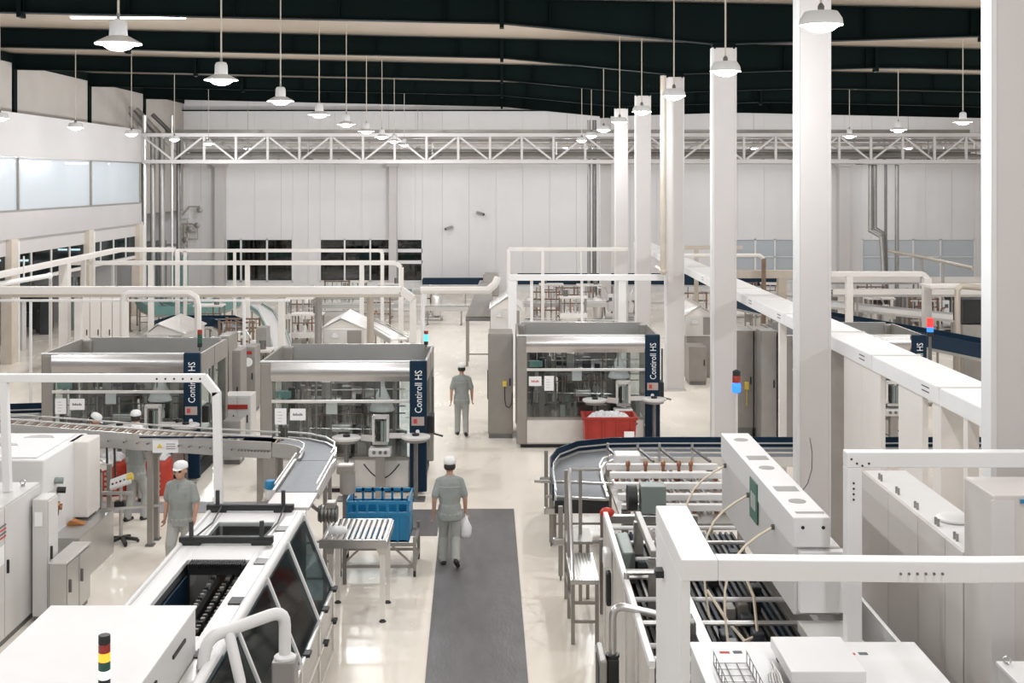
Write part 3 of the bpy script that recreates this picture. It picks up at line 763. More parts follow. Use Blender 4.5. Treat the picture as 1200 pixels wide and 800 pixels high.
    build(MB().box(-1.35, -1.05, -1.18, -1.05, 1.86, 2.0), 'status_box', 'teal', r, bevel=.01)
    build(MB().lathe([(.23,1.58),(.26,1.60),(.25,1.64),(.06,2.04),(.04,2.08),(.04,2.2)], (.74,-.96,0), 20), 'conical_hood', 'white', r, True)
    build(MB().box(.95, 1.0, -1.0, -.6, .7, 2.2), 'inner_rib', 'steel_taupe', r)
    # label reels on stands in front
    for (x, z) in ((.12, 1.20), (1.46, 1.22)):
        st2 = build(MB().cyl((x,-1.72,0), (x,-1.72,z-.08), .045, n=10), 'reel_stand', 'steel_dark', r, True)
        build(MB().box(x-.18, x+.18, -1.9, -1.54, 0, .03), 'stand_foot', 'steel_dark', r)
        rl = build(MB().lathe([(.27,z-.03),(.28,z-.02),(.28,z+.015),(.27,z+.02),(.05,z+.022)], (x,-1.72,0), 28), 'label_reel', 'white_grey', r, True)
        build(MB().lathe([(.20,z-.09),(.22,z-.085),(.22,z-.035),(.05,z-.03)], (x,-1.72,0), 20), 'reel_underside', 'steel_taupe', rl, True)
        build(MB().lathe([(.07,z+.02),(.07,z+.06),(.03,z+.07)], (x,-1.72,0), 14), 'spindle', 'black', rl, True)
    ap = build(MB().box(.62, .92, -1.72, -1.45, 1.06, 1.12), 'applicator_deck', 'steel', r)
    for x in (.63, .91): build(MB().box(x-.025, x+.025, -1.66, -1.56, 1.1, 1.6), 'applicator_post', 'steel_light', r)
    build(MB().box(.62, .93, -1.66, -1.56, 1.55, 1.62), 'applicator_bridge', 'steel_light', r)
    for x in (.72, .80, .86): build(MB().cyl((x,-1.62,1.12), (x,-1.62,1.5), .03, n=10), 'applicator_roller', ('black','steel','grey_green')[int(x*100)%3], r, True)
    build(MB().box(.55, .98, -1.80, -1.50, .84, 1.0), 'drive_housing', 'white_grey', r, bevel=.03)
    for x in (.66, .78, .88): build(MB().cyl((x,-1.80,.93), (x,-1.82,.93), .035, n=10), 'knob', 'steel_dark', r, True)
    build(MB().box(.68, .85, -1.75, -1.58, 0, .84), 'drive_leg', 'steel_taupe', r)
    build(MB().bar((.40,-1.70,1.20), (.66,-1.62,1.16), .015, .12), 'label_web', 'steel_light', r)
    build(MB().bar((.92,-1.62,1.22), (1.25,-1.72,1.24), .015, .10), 'label_web', 'white_grey', r)
    hose = [(0.42+.05*k, -1.42, .62-.28*math.sin(math.pi*k/14)) for k in range(15)]
    build(MB().tube(hose, .014, 6), 'hose', 'rubber', r, True)
    # side cabinet and bracket on the navy side
    build(MB().tube([(W+.1,-.9,2.25),(W+.1,-.9,1.35),(W+.12,-.95,1.12),(W+.3,-1.0,1.08)], .022, 6), 'conduit', 'steel_dark', r, True)
    build(MB().box(W-.02, W+.12, -1.1, -.7, 1.15, 1.5), 'switch_box', 'black', r, bevel=.02)
    return r
LP = labeller()
LP.location = (-3.125, 25.41, 0); LP['label'] = 'steel labelling machine with a big blue crate standing before it'
LP['group'] = 'labelling machines'
dup(LP, (-7.86, 26.5, 0), 0, 'steel labelling machine with red bins before it behind the roller conveyor')
dup(LP, (1.99, 29.45, 0), 0, 'steel labelling machine with a red tub in front, across the gangway')
dup(LP, (8.12, 29.45, 0), 0, 'steel labelling machine largely hidden behind the long tray by the columns')
def notices(root, first, red):
    'paper sheets taped inside the front glass'
    y = -1.253
    lay = [(-1.22,1.55,.145,.11), (-.90,1.50,.11,.17)] if first else [(-1.24,1.52,.115,.16), (-.90,1.56,.155,.115)]
    for i, (x, z, w, h) in enumerate(lay + [(-.25,1.66,.11,.12)]):
        p = build_local(MB().box(x-w, x+w, y-.002, y, z-h, z+h) if i < 2 else MB().box(x-w, x+w, -1.12, -1.118, z-h, z+h), 'paper_notice', 'paper', root)
        if i == 2: continue
        wide = w > .13
        if wide:
            for k in range(7):
                hh = (.05,.034,.05,.034,.034,.05,.034)[k]
                build_local(MB().box(x-w*.62+k*w*.18, x-w*.62+k*w*.18+w*.13, y-.004, y-.002, z-.025, z-.025+hh), 'print', 'ink_red' if red else 'ink', p)
        else:
            for q in range(4): build_local(MB().box(x-w*.55, x+w*(.1+.1*(q%3)), y-.004, y-.002, z-.1+.06*q, z-.092+.06*q), 'print', 'strip_grey', p)
for o in [o for o in COL.objects if o.name.startswith('labelling_machine')]:
    notices(o, o.location.x > 0, o.location.x > 0)
stack_light((-1.62, 26.2, 2.6), .30, .045, ['lamp_red','led_cyan','led_cyan','black'], 'signal tower lit cyan on the labeller beside the gangway', .06)
stack_light((-6.28, 25.45, 2.632), .36, .05, ['lamp_red','lamp_green','lamp_green','black'], 'unlit red and green signal tower on a labelling machine', .08)

# tubs and bins by the labellers
def tub(c, sx, sy, h, mt, label, tilt=.06, ribs=True, name='plastic_bin'):
    r = thing(name, label, 'bin', c)
    x, y, z = c
    b = [(x-sx+tilt,y-sy+tilt,z),(x+sx-tilt,y-sy+tilt,z),(x+sx-tilt,y+sy-tilt,z),(x-sx+tilt,y+sy-tilt,z)]
    t = [(x-sx,y-sy,z+h),(x+sx,y-sy,z+h),(x+sx,y+sy,z+h),(x-sx,y+sy,z+h)]
    mb = MB(); w = .03
    bi = [(x-sx+tilt+w,y-sy+tilt+w,z+w),(x+sx-tilt-w,y-sy+tilt+w,z+w),(x+sx-tilt-w,y+sy-tilt-w,z+w),(x-sx+tilt+w,y+sy-tilt-w,z+w)]
    ti = [(x-sx+w,y-sy+w,z+h),(x+sx-w,y-sy+w,z+h),(x+sx-w,y+sy-w,z+h),(x-sx+w,y+sy-w,z+h)]
    mb.add(b+t+bi+ti, [(0,3,2,1),(0,1,5,4),(1,2,6,5),(2,3,7,6),(3,0,4,7),(8,9,10,11),(8,12,13,9),(9,13,14,10),(10,14,15,11),(11,15,12,8),(4,5,13,12),(5,6,14,13),(6,7,15,14),(7,4,12,15)])
    build(mb, 'shell', mt, r)
    build(MB().box(x-sx-.03,x+sx+.03,y-sy-.03,y-sy,z+h-.06,z+h).box(x-sx-.03,x+sx+.03,y+sy,y+sy+.03,z+h-.06,z+h).box(x-sx-.03,x-sx,y-sy,y+sy,z+h-.06,z+h).box(x+sx,x+sx+.03,y-sy,y+sy,z+h-.06,z+h), 'rim', mt, r, bevel=.01)
    if ribs:
        for k in range(4):
            X = x - sx + .12 + k*(2*sx-.24)/3
            build(MB().box(X-.02,X+.02,y-sy-.015,y-sy+.03,z+.08,z+h-.06), 'rib', mt, r)
    return r
def heap(c, sx, sy, h, name, mt, label, cat, seed=1):
    'a crumpled heap'
    rn = random.Random(seed); nx, ny = 22, 14; mb = MB(); vs = []
    ph = [(rn.uniform(6,22), rn.uniform(6,22), rn.uniform(0,6)) for _ in range(6)]
    for j in range(ny+1):
        for i in range(nx+1):
            u, v = i/nx*2-1, j/ny*2-1; e = max(0, (1-u**4)*(1-v**4))
            z = h*e*(.6+.1*sum(math.sin(a*u+b*v+p) for a, b, p in ph)/1.2)
            vs.append((c[0]+u*sx, c[1]+v*sy, c[2]+max(0,z)))
    fs = [(j*(nx+1)+i, j*(nx+1)+i+1, (j+1)*(nx+1)+i+1, (j+1)*(nx+1)+i) for j in range(ny) for i in range(nx)]
    n = len(vs); vs += [(v[0], v[1], c[2]-.02) for v in vs]; fs += [tuple(q+n for q in reversed(f)) for f in fs]
    rim = [i for i in range(nx+1)] + [j*(nx+1)+nx for j in range(1,ny+1)] + [ny*(nx+1)+i for i in range(nx-1,-1,-1)] + [j*(nx+1) for j in range(ny-1,0,-1)]
    for a_, b_ in zip(rim, rim[1:]+rim[:1]): fs.append((a_, b_, b_+n, a_+n))
    mb.add(vs, fs); return solo(mb, name, mt, label, cat, smooth=False)
t = tub((2.38, 27.2, .0), .58, .36, .98, 'red', 'red plastic tub with a white tag before the gangway labeller')
build(MB().box(2.68, 2.90, 26.78, 26.80, .55, .68), 'tag', 'paper', t)
heap((2.38, 27.2, .86), .50, .28, .22, 'film_heap', 'film', 'crumpled clear film heaped in the red tub', 'film', 4)
def sack(c, rad, h, label, seed):
    r = thing('bulk_sack', label, 'sack', c)
    prof = [(rad*.80,.0),(rad*.97,.05),(rad*1.03,h*.3),(rad*1.0,h*.6),(rad*.98,h*.85),(rad*.93,h*.96),(rad*.86,h)]
    mb = MB().lathe(prof, (0,0,0), 28)
    mb.v = [(v[0]*(1+.03*math.sin(9*v[2]+3*math.atan2(v[1],v[0])))+c[0], v[1]*.8*(1+.03*math.cos(7*v[2]+seed))+c[1], v[2]) for v in mb.v]
    build(mb, 'cloth', 'red_sack', r, True)
    for k in range(3):
        a = -math.pi/2 + .5*(k-1); x, y = c[0]+rad*1.05*math.cos(a), c[1]+rad*.86*math.sin(a)
        for q in range(4): build(MB().box(x-.02, x+.02, y-.012, y+.01, h*.2+.1*q, h*.2+.1*q+.05), 'print', 'pipe_tan', r)
    heap((c[0], c[1], h+.022), rad*.74, rad*.58, .17, 'film_heap', 'film', label.replace('red bulk sack', 'crumpled film heaped on the red sack'), 'film', seed)
sack((-6.87, 24.15, 0), .38, .70, 'red bulk sack beside the navy fascia', 2)
sack((-7.72, 24.15, 0), .36, .68, 'red bulk sack behind a worker in grey', 7)

# ================================================================== CABINETS
def cabinet(x0, x1, y0, y1, z1, label, mt='white_grey', doors=2, face='-y', handle='black', plinth=.1, group=None, name='control_cabinet', z0=0.0):
    r = thing(name, label, 'cabinet', ((x0+x1)/2, (y0+y1)/2, z0), group)
    if plinth: build(MB().box(x0+.02, x1-.02, y0+.02, y1-.02, z0, z0+plinth), 'plinth', 'steel_dark', r)
    build(MB().box(x0, x1, y0, y1, z0+plinth, z1), 'body', mt, r, bevel=.012)
    for k in range(doors):
        if face == '-y':
            a = x0 + (x1-x0)*k/doors; b = x0 + (x1-x0)*(k+1)/doors
            d = build(MB().box(a+.015, b-.015, y0-.02, y0, z0+plinth+.03, z1-.03), 'door', mt, r, bevel=.006)
            hz = (z0+z1)/2 + .1
            build(MB().box(b-.09, b-.06, y0-.05, y0-.02, hz-.09, hz+.09), 'handle', handle, d, bevel=.006)
        else:
            a = y0 + (y1-y0)*k/doors; b = y0 + (y1-y0)*(k+1)/doors
            d = build(MB().box(x1, x1+.02, a+.015, b-.015, z0+plinth+.03, z1-.03), 'door', mt, r, bevel=.006)
            hz = (z0+z1)/2 + .1
            build(MB().box(x1+.02, x1+.05, a+.06, a+.09, hz-.09, hz+.09), 'handle', handle, d, bevel=.006)
    return r
c = cabinet(-.33, .27, 29.3, 30.3, 2.5, 'taupe steel control cabinet beside the gangway labeller', 'steel_taupe', 1, plinth=.1)
build(MB().box(.02, .12, 29.22, 29.28, 1.25, 1.38), 'pendant_switch', 'yellow', c, bevel=.01)
build(MB().tube([(.07,29.25,1.25),(.07,29.24,.95),(.10,29.24,.78),(.18,29.24,.74),(.24,29.24,.85),(.25,29.24,1.1)], .012, 6), 'cable', 'rubber', c, True)
build(MB().box(-.35, -.33, 29.5, 29.56, .9, 1.6), 'side_handle', 'black', c)
for i, (a, b) in enumerate(((5.62, 6.03), (6.05, 6.44))):
    c = cabinet(a, b, 29.3, 30.2, 2.58, ['taupe control cabinet next to the blue beacon', 'taupe control cabinet between its twin and the hidden labeller'][i], 'steel_taupe', 1, plinth=.25)
    if i == 0:
        build(MB().box(5.80, 5.90, 29.2, 29.27, 1.18, 1.36), 'pendant_switch', 'yellow', c, bevel=.01)
        build(MB().tube([(5.85,29.23,1.2),(5.85,29.23,.8)], .012, 6), 'cable', 'yellow', c)
cabinet(6.05, 6.42, 28.55, 29.1, 2.66, 'slim grey switch cabinet with small plates behind the tray post', 'pipe_grey', 1)
for i in range(4):
    X = wx(92, 39) + i*.36
    cabinet(X, X+.35, 39, 39.6, 2.45, ['white locker cabinet nearest the tan pillar in a row of four','white locker cabinet second in the row of four','white locker cabinet third in the row of four','white locker cabinet with a red spot ending the row of four'][i], 'white_warm', 1, group='white locker cabinets')
# left big cabinets, right-hand faces towards the gangway
c = cabinet(-8.2, -6.63, 15.0, 17.55, 1.86, 'white control cabinets with black latches beside the packer', 'white_grey', 2, '+x', plinth=.08)
build(MB().box(-6.61, -6.605, 16.0, 16.25, 1.1, 1.35), 'nameplate', 'paper', c)
for k in range(4): build(MB().box(-6.606, -6.60, 15.9+.02*k, 16.3, 1.45+.05*k, 1.47+.05*k), 'print', ('ink_red','ink')[k%2], c)
build(MB().cyl((-6.61,15.75,.98), (-6.55,15.75,.98), .05, n=12), 'main_switch', 'black', c, True)
for y in (15.6, 16.4, 17.3):
    build(MB().lathe([(.03,.0),(.03,.02),(.012,.03)], (-7.0+.1*(y-15),y,1.86), 10), 'eye_bolt_base', 'steel', c, True)
    ring = [(-7.0+.1*(y-15)+.035*math.cos(t), y, 1.92+.035*math.sin(t)) for t in [k*math.pi/5 for k in range(11)]]
    build(MB().tube(ring, .008, 6), 'eye_bolt', 'steel', c, True)
c = cabinet(-6.57, -6.36, 17.12, 17.5, 1.72, 'slim white side cabinet fixed to the taller control cabinets', 'white_grey', 1, '+x', plinth=.08)
build(MB().box(-6.53, -6.42, 17.10, 17.115, 1.35, 1.55), 'nameplate', 'paper', c)
c = cabinet(-6.29, -6.05, 17.0, 17.95, .86, 'low stainless steel cabinet standing before the white cabinets', 'steel', 2, '+x', 'steel_dark', .06)
build(MB().box(-6.30, -6.03, 16.98, 17.97, .86, .885), 'top', 'steel_light', c, bevel=.006)

# gabled hoods of the bottle washers
def gable(x0, x1, y0, y1, zb, ze, zr, label, mt='white_warm', apex=.45):
    r = thing('gabled_hood', label, 'machine', ((x0+x1)/2, (y0+y1)/2, 0))
    xa = x0 + (x1-x0)*apex
    build(MB().box(x0+.06, x1-.06, y0+.06, y1-.06, 0, zb), 'base', 'steel_taupe', r, bevel=.02)
    build(MB().box(x0, x1, y0, y1, zb, ze), 'body', 'steel_light', r, bevel=.01)
    build(MB().prism([(x0,ze),(x1,ze),(xa,zr-.03)], 'y', y0+.01, y1-.01), 'gable_wall', mt, r)
    for a, b in (((x0-.05,ze-.02),(xa,zr)), ((xa,zr),(x1+.05,ze-.02))):
        build(MB().hexa([(a[0],y0-.05,a[1]),(b[0],y0-.05,b[1]),(b[0],y1+.05,b[1]),(a[0],y1+.05,a[1])],
                        [(a[0],y0-.05,a[1]+.03),(b[0],y0-.05,b[1]+.03),(b[0],y1+.05,b[1]+.03),(a[0],y1+.05,a[1]+.03)]), 'roof_plate', 'steel_light', r)
    build(MB().box(x0+(x1-x0)*.6, x0+(x1-x0)*.95, y0-.02, y0, zb+.05, ze-.05), 'hatch', 'steel_taupe', r, bevel=.005)
    build(MB().lathe([(.10,0),(.12,.03),(.05,.12)], (x0+.3*(x1-x0), y0-.1, ze-.25), 10, 'z'), 'motor', 'white_grey', r, True)
    return r
gable(wx(172,31), wx(215,31), 31, 33.2, 1.2, wz(391,31), wz(380,31), 'gabled white hood behind the labeller with red bins', apex=.3)
gable(wx(378,33.6), wx(426,33.6), 33.6, 35.6, 1.3, wz(385,33.6), wz(373,33.6), 'gabled steel hood beside the grey bent conduit', apex=.45)
gable(wx(574,36), wx(612,36), 38.4, 40.4, 1.3, wz(372,36), wz(357,36), 'gabled steel hood beyond the taupe gangway cabinet', apex=.55)
gable(wx(803,38.2), wx(838,38.2), 38.2, 40.5, 1.3, wz(370,38.2), wz(358,38.2), 'gabled steel hood between two white columns', apex=.5)
c = cabinet(wx(811,36.3), wx(832,36.3), 36.9, 37.8, 1.15, 'low taupe control desk between two white columns', 'steel_taupe', 1)
c = cabinet(wx(255,30), wx(268,30), 30, 31, 2.35, 'tall taupe cabinet behind the labeller with red bins', 'steel_taupe', 1)
c = cabinet(wx(272,29.3), wx(282,29.3), 29.3, 30, 2.1, 'narrow taupe cabinet between two labelling machines', 'steel_taupe', 1)
c = cabinet(wx(283,32.5), wx(299,32.5), 32.5, 33.2, 1.75, 'grey machine cabinet with a round gauge and red mark', 'pipe_grey', 1)
build(MB().cyl((c.location.x, 32.47, 1.35), (c.location.x, 32.45, 1.35), .12, n=14), 'gauge', 'paper', c, True)
build(MB().box(c.location.x-.05, c.location.x+.1, 32.45, 32.48, 1.56, 1.64), 'mark', 'red', c)
c = cabinet(wx(300,35), wx(312,35), 35, 35.6, 1.95, 'grey pump cabinet by a white tray post', 'pipe_grey', 1)
c = cabinet(wx(264,28.2), wx(296,28.2), 28.0, 28.6, 1.25, 'white and red switch desk between two labelling machines', 'white_grey', 2)
build(MB().box(c.location.x-.3, c.location.x+.25, 27.96, 27.98, .95, 1.05), 'stripe', 'red', c)
c = cabinet(wx(261,26.6), wx(282,26.6), 26.6, 27.1, .95, 'small steel box at the foot of the switch desk', 'steel', 1)

# beacon on a pole by the column
p = Vector((wx(863,27.0), 27.0, 0))
r = thing('beacon_post', 'slim pole with a glowing blue beacon beside a white column', 'signal light', p)
build(MB().cyl(p, p+Vector((0,0,1.50)), .03, n=8), 'pole', 'white_grey', r, True)
build(MB().box(p.x-.1, p.x+.1, 26.9, 27.1, 0, .02), 'foot_plate', 'steel_dark', r)
build(MB().lathe([(.08,1.50),(.10,1.53),(.10,1.68),(.07,1.72)], (p.x,p.y,0), 14), 'blue_lens', 'led_blue', r, True)
build(MB().lathe([(.09,1.72),(.09,1.86),(.085,1.87)], (p.x,p.y,0), 14), 'red_lens', 'lamp_red', r, True)
build(MB().lathe([(.085,1.87),(.085,1.97),(.03,2.0)], (p.x,p.y,0), 14), 'cap', 'black', r, True)
p = at(1090, 380, 33.5); stack_light((p.x, p.y, 1.6), .5, .09, ['led_red','led_red','led_blue','black'], 'signal tower lit red and blue beside the portal frame', .3)
solo(MB().cyl((p.x, p.y, 0), (p.x, p.y, 1.6), .05, n=8), 'signal_post', 'steel_dark', 'dark post that carries the red and blue signal tower', 'post', smooth=True)

# ================================================================== CONVEYORS
OBST = []
def conveyor(path, z, w, label, guard=None, gh=.22, legs=None, belt='belt', rail='steel', depth=.14, slats=False, guard_side=(1,), group=None, name='conveyor'):
    OBST.append((path, w/2+.12))
    m = path[len(path)//2]
    r = thing(name, label, 'conveyor', (m[0], m[1], 0), group)
    build(MB().ribbon(path, -w/2, w/2, z-.05, z), 'belt', belt, r)
    for s in (-1, 1):
        build(MB().ribbon(path, s*(w/2+.005), s*(w/2+.045), z-depth, z+.03), 'side_rail', rail, r)
        build(MB().ribbon(path, s*(w/2+.0), s*(w/2+.02), z+.10, z+.125), 'guide_rail', 'steel_light', r)
    if guard:
        for s in guard_side:
            build(MB().ribbon(path, s*(w/2+.05), s*(w/2+.075), z-.05, z-.05+gh), 'guard', guard, r, True)
    # legs in pairs at even spacing
    P = [Vector((p[0], p[1])) for p in path]; acc = [0]
    for a, b in zip(P[:-1], P[1:]): acc.append(acc[-1] + (b-a).length)
    n = legs if legs is not None else max(2, int(acc[-1]/2.2)+1)
    for k in range(n):
        s = acc[-1]*(k+.5)/n
        i = max(j for j in range(len(acc)-1) if acc[j] <= s)
        d = (P[i+1]-P[i]).normalized(); c = P[i] + d*(s-acc[i]); nn = Vector((-d.y, d.x))
        for sg in (-1, 1):
            q = c + nn*sg*(w/2)
            build(MB().box(q.x-.028, q.x+.028, q.y-.028, q.y+.028, .03, z-depth+.02), 'leg', 'steel_taupe', r)
            build(MB().lathe([(.05,0),(.05,.012),(.015,.04)], (q.x,q.y,0), 8), 'foot', 'rubber', r)
        a, b = c + nn*w/2, c - nn*w/2
        build(MB().bar((a.x,a.y,.35), (b.x,b.y,.35), .03, .03), 'cross_brace', 'steel_taupe', r)
    return r
def pz(z, *pts): return [tuple(on(x, y, z)[:2]) for x, y in pts]
def arc(c, r0, a0, a1, n=10): return [(c[0]+r0*math.cos(math.radians(a0+(a1-a0)*k/n)), c[1]+r0*math.sin(math.radians(a0+(a1-a0)*k/n))) for k in range(n+1)]

# main outfeed: level at 1.9 m, crosses before two labellers, then bends towards the packer
ZC = 1.86
p0 = [(-12.0, 22.95), (-9.2, 21.95), (-6.2, 20.95), (-4.3, 20.4), (-3.74, 20.28)]
bend = [(-3.35,20.15), (-3.08,19.92), (-2.92,19.6), (-2.88,19.25)]
r = conveyor(p0, ZC, .34, 'raised roller-chain conveyor crossing before the labelling machines', None, legs=0, belt='brownish', rail='steel', depth=.24)
# legs set where the photo shows them
for (X, Y) in ((-5.95, 21.07), (-5.95, 20.72), (-8.6, 21.9), (-3.75, 20.1), (-3.7,20.42), (-4.05,20.5)):
    build(MB().box(X-.045, X+.045, Y-.045, Y+.045, .03, ZC-.22), 'leg', 'steel_taupe', r)
    build(MB().box(X-.07, X+.07, Y-.07, Y+.07, 0, .03), 'foot', 'steel_dark', r)
build(MB().hexa([(-6.0,21.0,ZC-.45),(-5.9,21.0,ZC-.45),(-5.9,21.1,ZC-.45),(-6.0,21.1,ZC-.45)], [(-6.2,20.9,ZC-.2),(-5.7,20.75,ZC-.2),(-5.7,20.95,ZC-.2),(-6.2,21.1,ZC-.2)]), 'leg_gusset', 'steel_taupe', r)
for i in range(150):                                             # chain slats across the belt
    t = i/149; L = len(p0)-1
    q = t*L*.999; k = int(q); f = q-k
    x = p0[k][0]+(p0[k+1][0]-p0[k][0])*f; y = p0[k][1]+(p0[k+1][1]-p0[k][1])*f
    o_ = build(MB().box(x-.018, x+.018, y-.165, y+.165, ZC, ZC+.014), 'slat', ('steel_taupe','brownish','pipe_tan')[i%3], r)
for i in range(40):
    t = (i+.5)/40; q = t*(len(p0)-1); k = int(q); f = q-k
    x = p0[k][0]+(p0[k+1][0]-p0[k][0])*f; y = p0[k][1]+(p0[k+1][1]-p0[k][1])*f
    build(MB().cyl((x-.06,y-.235,ZC-.12), (x-.063,y-.245,ZC-.12), .018, n=6), 'rail_bolt', 'steel_dark', r)
pl = build(MB().box(-5.85, -5.42, 20.50, 20.515, ZC-.24, ZC-.02), 'warning_plate', 'paper', r)
build(MB().prism([(-5.78,ZC-.16),(-5.68,ZC-.16),(-5.73,ZC-.08)], 'y', 20.494, 20.5), 'warning_mark', 'yellow', pl)
for k in range(3): build(MB().box(-5.62, -5.47, 20.496, 20.5, ZC-.10-.04*k, ZC-.085-.04*k), 'print', 'strip_grey', pl)
build(MB().box(-6.05, -3.7, 20.42, 20.43, ZC+.02, ZC+.05), 'navy_strip', 'navy', r)
r = conveyor([(-3.66,20.26)] + bend + [(-2.88, 18.9)], ZC, .46, 'curved conveyor bend joining the raised line to the belt ramp', None, legs=1, belt='belt', depth=.2)
r = conveyor([(-2.88,18.88), (-2.86,17.0)], ZC, .56, 'wide grey belt running level into the packer', None, legs=1, belt='belt', rail='steel_light', depth=.10)
r = thing('infeed_plate', 'pinkish smooth plate between belt and packer', 'plate', (-2.84, 16.6, ZC-.03))
build(MB().box(-3.14, -2.55, 16.2, 16.97, ZC-.04, ZC), 'plate', 'plate_pink', r, bevel=.005)
build(MB().box(-3.1, -2.6, 16.25, 16.3, 0, ZC-.04), 'support', 'steel_taupe', r)
# motor beside it
p = Vector((-2.36, 16.85, 1.50))
r = thing('gear_motor', 'dark gear motor hanging beside the pinkish plate', 'motor', p)
build(MB().cyl(p+Vector((-.16,0,.1)), p+Vector((.10,0,.1)), .11, n=14), 'motor_body', 'steel_dark', r, True)
for k in range(5): build(MB().cyl(p+Vector((-.13+.05*k,0,.1)), p+Vector((-.12+.05*k,0,.1)), .125, n=14), 'cooling_fin', 'black', r)
build(MB().box(p.x-.05, p.x+.08, p.y-.08, p.y+.08, p.z+.18, p.z+.27), 'terminal_box', 'steel_taupe', r, bevel=.01)
build(MB().bar(p+Vector((-.1,0,.1)), p+Vector((-.3,0,.25)), .05, .05), 'bracket', 'steel_taupe', r)
# gear motor on the bend
p = Vector((-2.36, 18.75, 1.50))
r = thing('gear_motor', 'grey gear motor fixed at the conveyor bend', 'motor', p)
build(MB().cyl(p+Vector((0,0,-.1)), p+Vector((0,0,.22)), .12, n=14), 'motor_body', 'pipe_grey', r, True)
build(MB().box(p.x-.16, p.x+.1, p.y-.1, p.y+.1, p.z+.2, p.z+.34), 'gear_case', 'steel_taupe', r, bevel=.02)
build(MB().cyl((p.x-.05,p.y,0), (p.x-.05,p.y,p.z-.1), .03, n=8), 'stand', 'steel_dark', r, True)

# far conveyors in the filling hall
conveyor(pz(1.0, (172,350),(178,360),(192,366),(228,367),(252,362),(268,356)), 1.0, .9, 'teal guarded conveyor curving round before the mezzanine end', 'teal', .35, guard_side=(1,-1), belt='teal')
conveyor(pz(1.0, (344,346.5),(420,346),(482,346)), 1.0, .7, 'straight teal guarded conveyor below the dark windows', 'teal', .3, guard_side=(1,-1), belt='strip_grey')
conveyor(pz(1.0, (196,384),(210,379),(262,379),(276,385)), 1.0, .8, 'navy guarded conveyor curving behind the gabled white hood', 'navy', .3, guard_side=(1,-1))
conveyor(pz(1.0, (298,357),(312,366),(326,392),(332,415)), 1.0, .5, 'pale teal conveyor coming down between two labellers', 'teal', .14, guard_side=(1,-1), belt='white_grey')
conveyor(pz(.8, (332,357),(482,356)), .8, .6, 'grey conveyor in front of the straight teal one', None, belt='steel_light')
conveyor(pz(.7, (340,366),(480,365)), .7, .5, 'brown-legged low conveyor behind the gabled steel hood', None, belt='steel_taupe')
conveyor(pz(1.1, (424,374),(444,383),(468,397)), 1.1, .55, 'steel belt slanting down towards the gangway labeller', None, belt='steel_light')
conveyor([(-4.3,66.6),(-.3,66.6)], .55, .5, 'navy guarded conveyor along the foot of the end wall', 'navy', .32, guard_side=(-1,1))
conveyor([(.8,61.5),(7.6,61.5),(14,60.5)], 1.0, .7, 'long navy guarded conveyor beyond the downpipes', 'navy', .5, guard_side=(-1,1))
conveyor([(.9,51.5),(4.4,51.5)], 1.0, .6, 'pale conveyor below the thin tan-white frame', None, belt='white_grey')
conveyor([(.7,45.5),(4.5,44.6)], .9, .7, 'steel conveyor behind the red-tub labeller', None, belt='steel_light')
conveyor([(.9,39.8),(2.6,40.6),(4.4,41.8)], 1.1, .6, 'slanting grey conveyor seen over the red-tub labeller', None, belt='belt')
conveyor([(-4.2,58.2),(-.9,58.2)], .9, .5, 'grey conveyor crossing the end of the gangway', None, belt='steel_light')
conveyor([(-3.9,52.2),(-1.0,52.2)], .75, .4, 'thin-legged conveyor nearer on the gangway end', None, belt='steel_taupe')
# grey hopper elevator beside the gangway
r = thing('hopper_elevator', 'grey sloped hopper on a steel stand beside the gangway', 'machine', (-.9, 41, 0))
for (X, Y) in ((-1.15,40.6), (-.35,40.6), (-1.15,41.8), (-.35,41.8)):
    build(MB().box(X-.04, X+.04, Y-.04, Y+.04, 0, 1.5), 'leg', 'steel_taupe', r)
build(MB().box(-1.2,-.3,40.55,41.85,1.5,1.62), 'deck', 'steel_dark', r)
build(MB().prism([(-1.2,1.62),(-.3,1.62),(-.3,2.75),(-.75,2.75)], 'y', 40.6, 41.8), 'hopper', 'pipe_grey', r, bevel=.02)
build(MB().box(-.62,-.1,40.7,41.5,2.3,3.05), 'drive_head', 'steel_taupe', r, bevel=.03)
build(MB().bar((-1.15,40.6,.4), (-.35,40.6,.4), .04, .04), 'brace', 'steel_taupe', r)
# roller conveyor on the left behind the chain line
r = conveyor([(-12.3,25.6), (-10.0,25.9)], 1.0, .9, 'roller conveyor reaching the labeller with red bins', None, belt='steel_dark', rail='steel_light')
for k in range(14): build(MB().cyl((-12.1+k*.15,25.25,1.02), (-12.1+k*.15,26.2,1.02), .045, n=8), 'roller', 'steel_light', r, True)
conveyor([(-13,26.6), (-10.2,27.1)], .95, .5, 'navy guarded conveyor behind the roller conveyor', 'navy', .3, guard_side=(1,))
# ================================================================== FLOOR MATS
def slab(name, pts, mt, label, h=.012):
    mb = MB(); n = len(pts)
    mb.add([(p[0],p[1],0.001) for p in pts] + [(p[0],p[1],h) for p in pts], [tuple(range(n-1,-1,-1)), tuple(range(n,2*n))] + [(i,(i+1)%n,(i+1)%n+n,i+n) for i in range(n)])
    return solo(mb, name, mt, label, 'mat')
q = [on(517,597), on(602,595), on(619,800), on(498,800)]
far, near = 23.0, 9.0
def lerp(a, b, Y): t = (Y-a.y)/(b.y-a.y); return a.x + (b.x-a.x)*t
slab('floor_mat', [(lerp(q[0],q[3],near),near),(lerp(q[1],q[2],near),near),(lerp(q[1],q[2],far),far),(lerp(q[0],q[3],far),far)], 'mat_grey', 'long dark grey anti-slip mat laid along the gangway')
slab('floor_mat', [(-2.7,21.28),(-1.125,21.28),(-1.145,22.95),(-2.7,22.95)], 'mat_grey', 'short grey mat reaching from the gangway mat to the labeller')
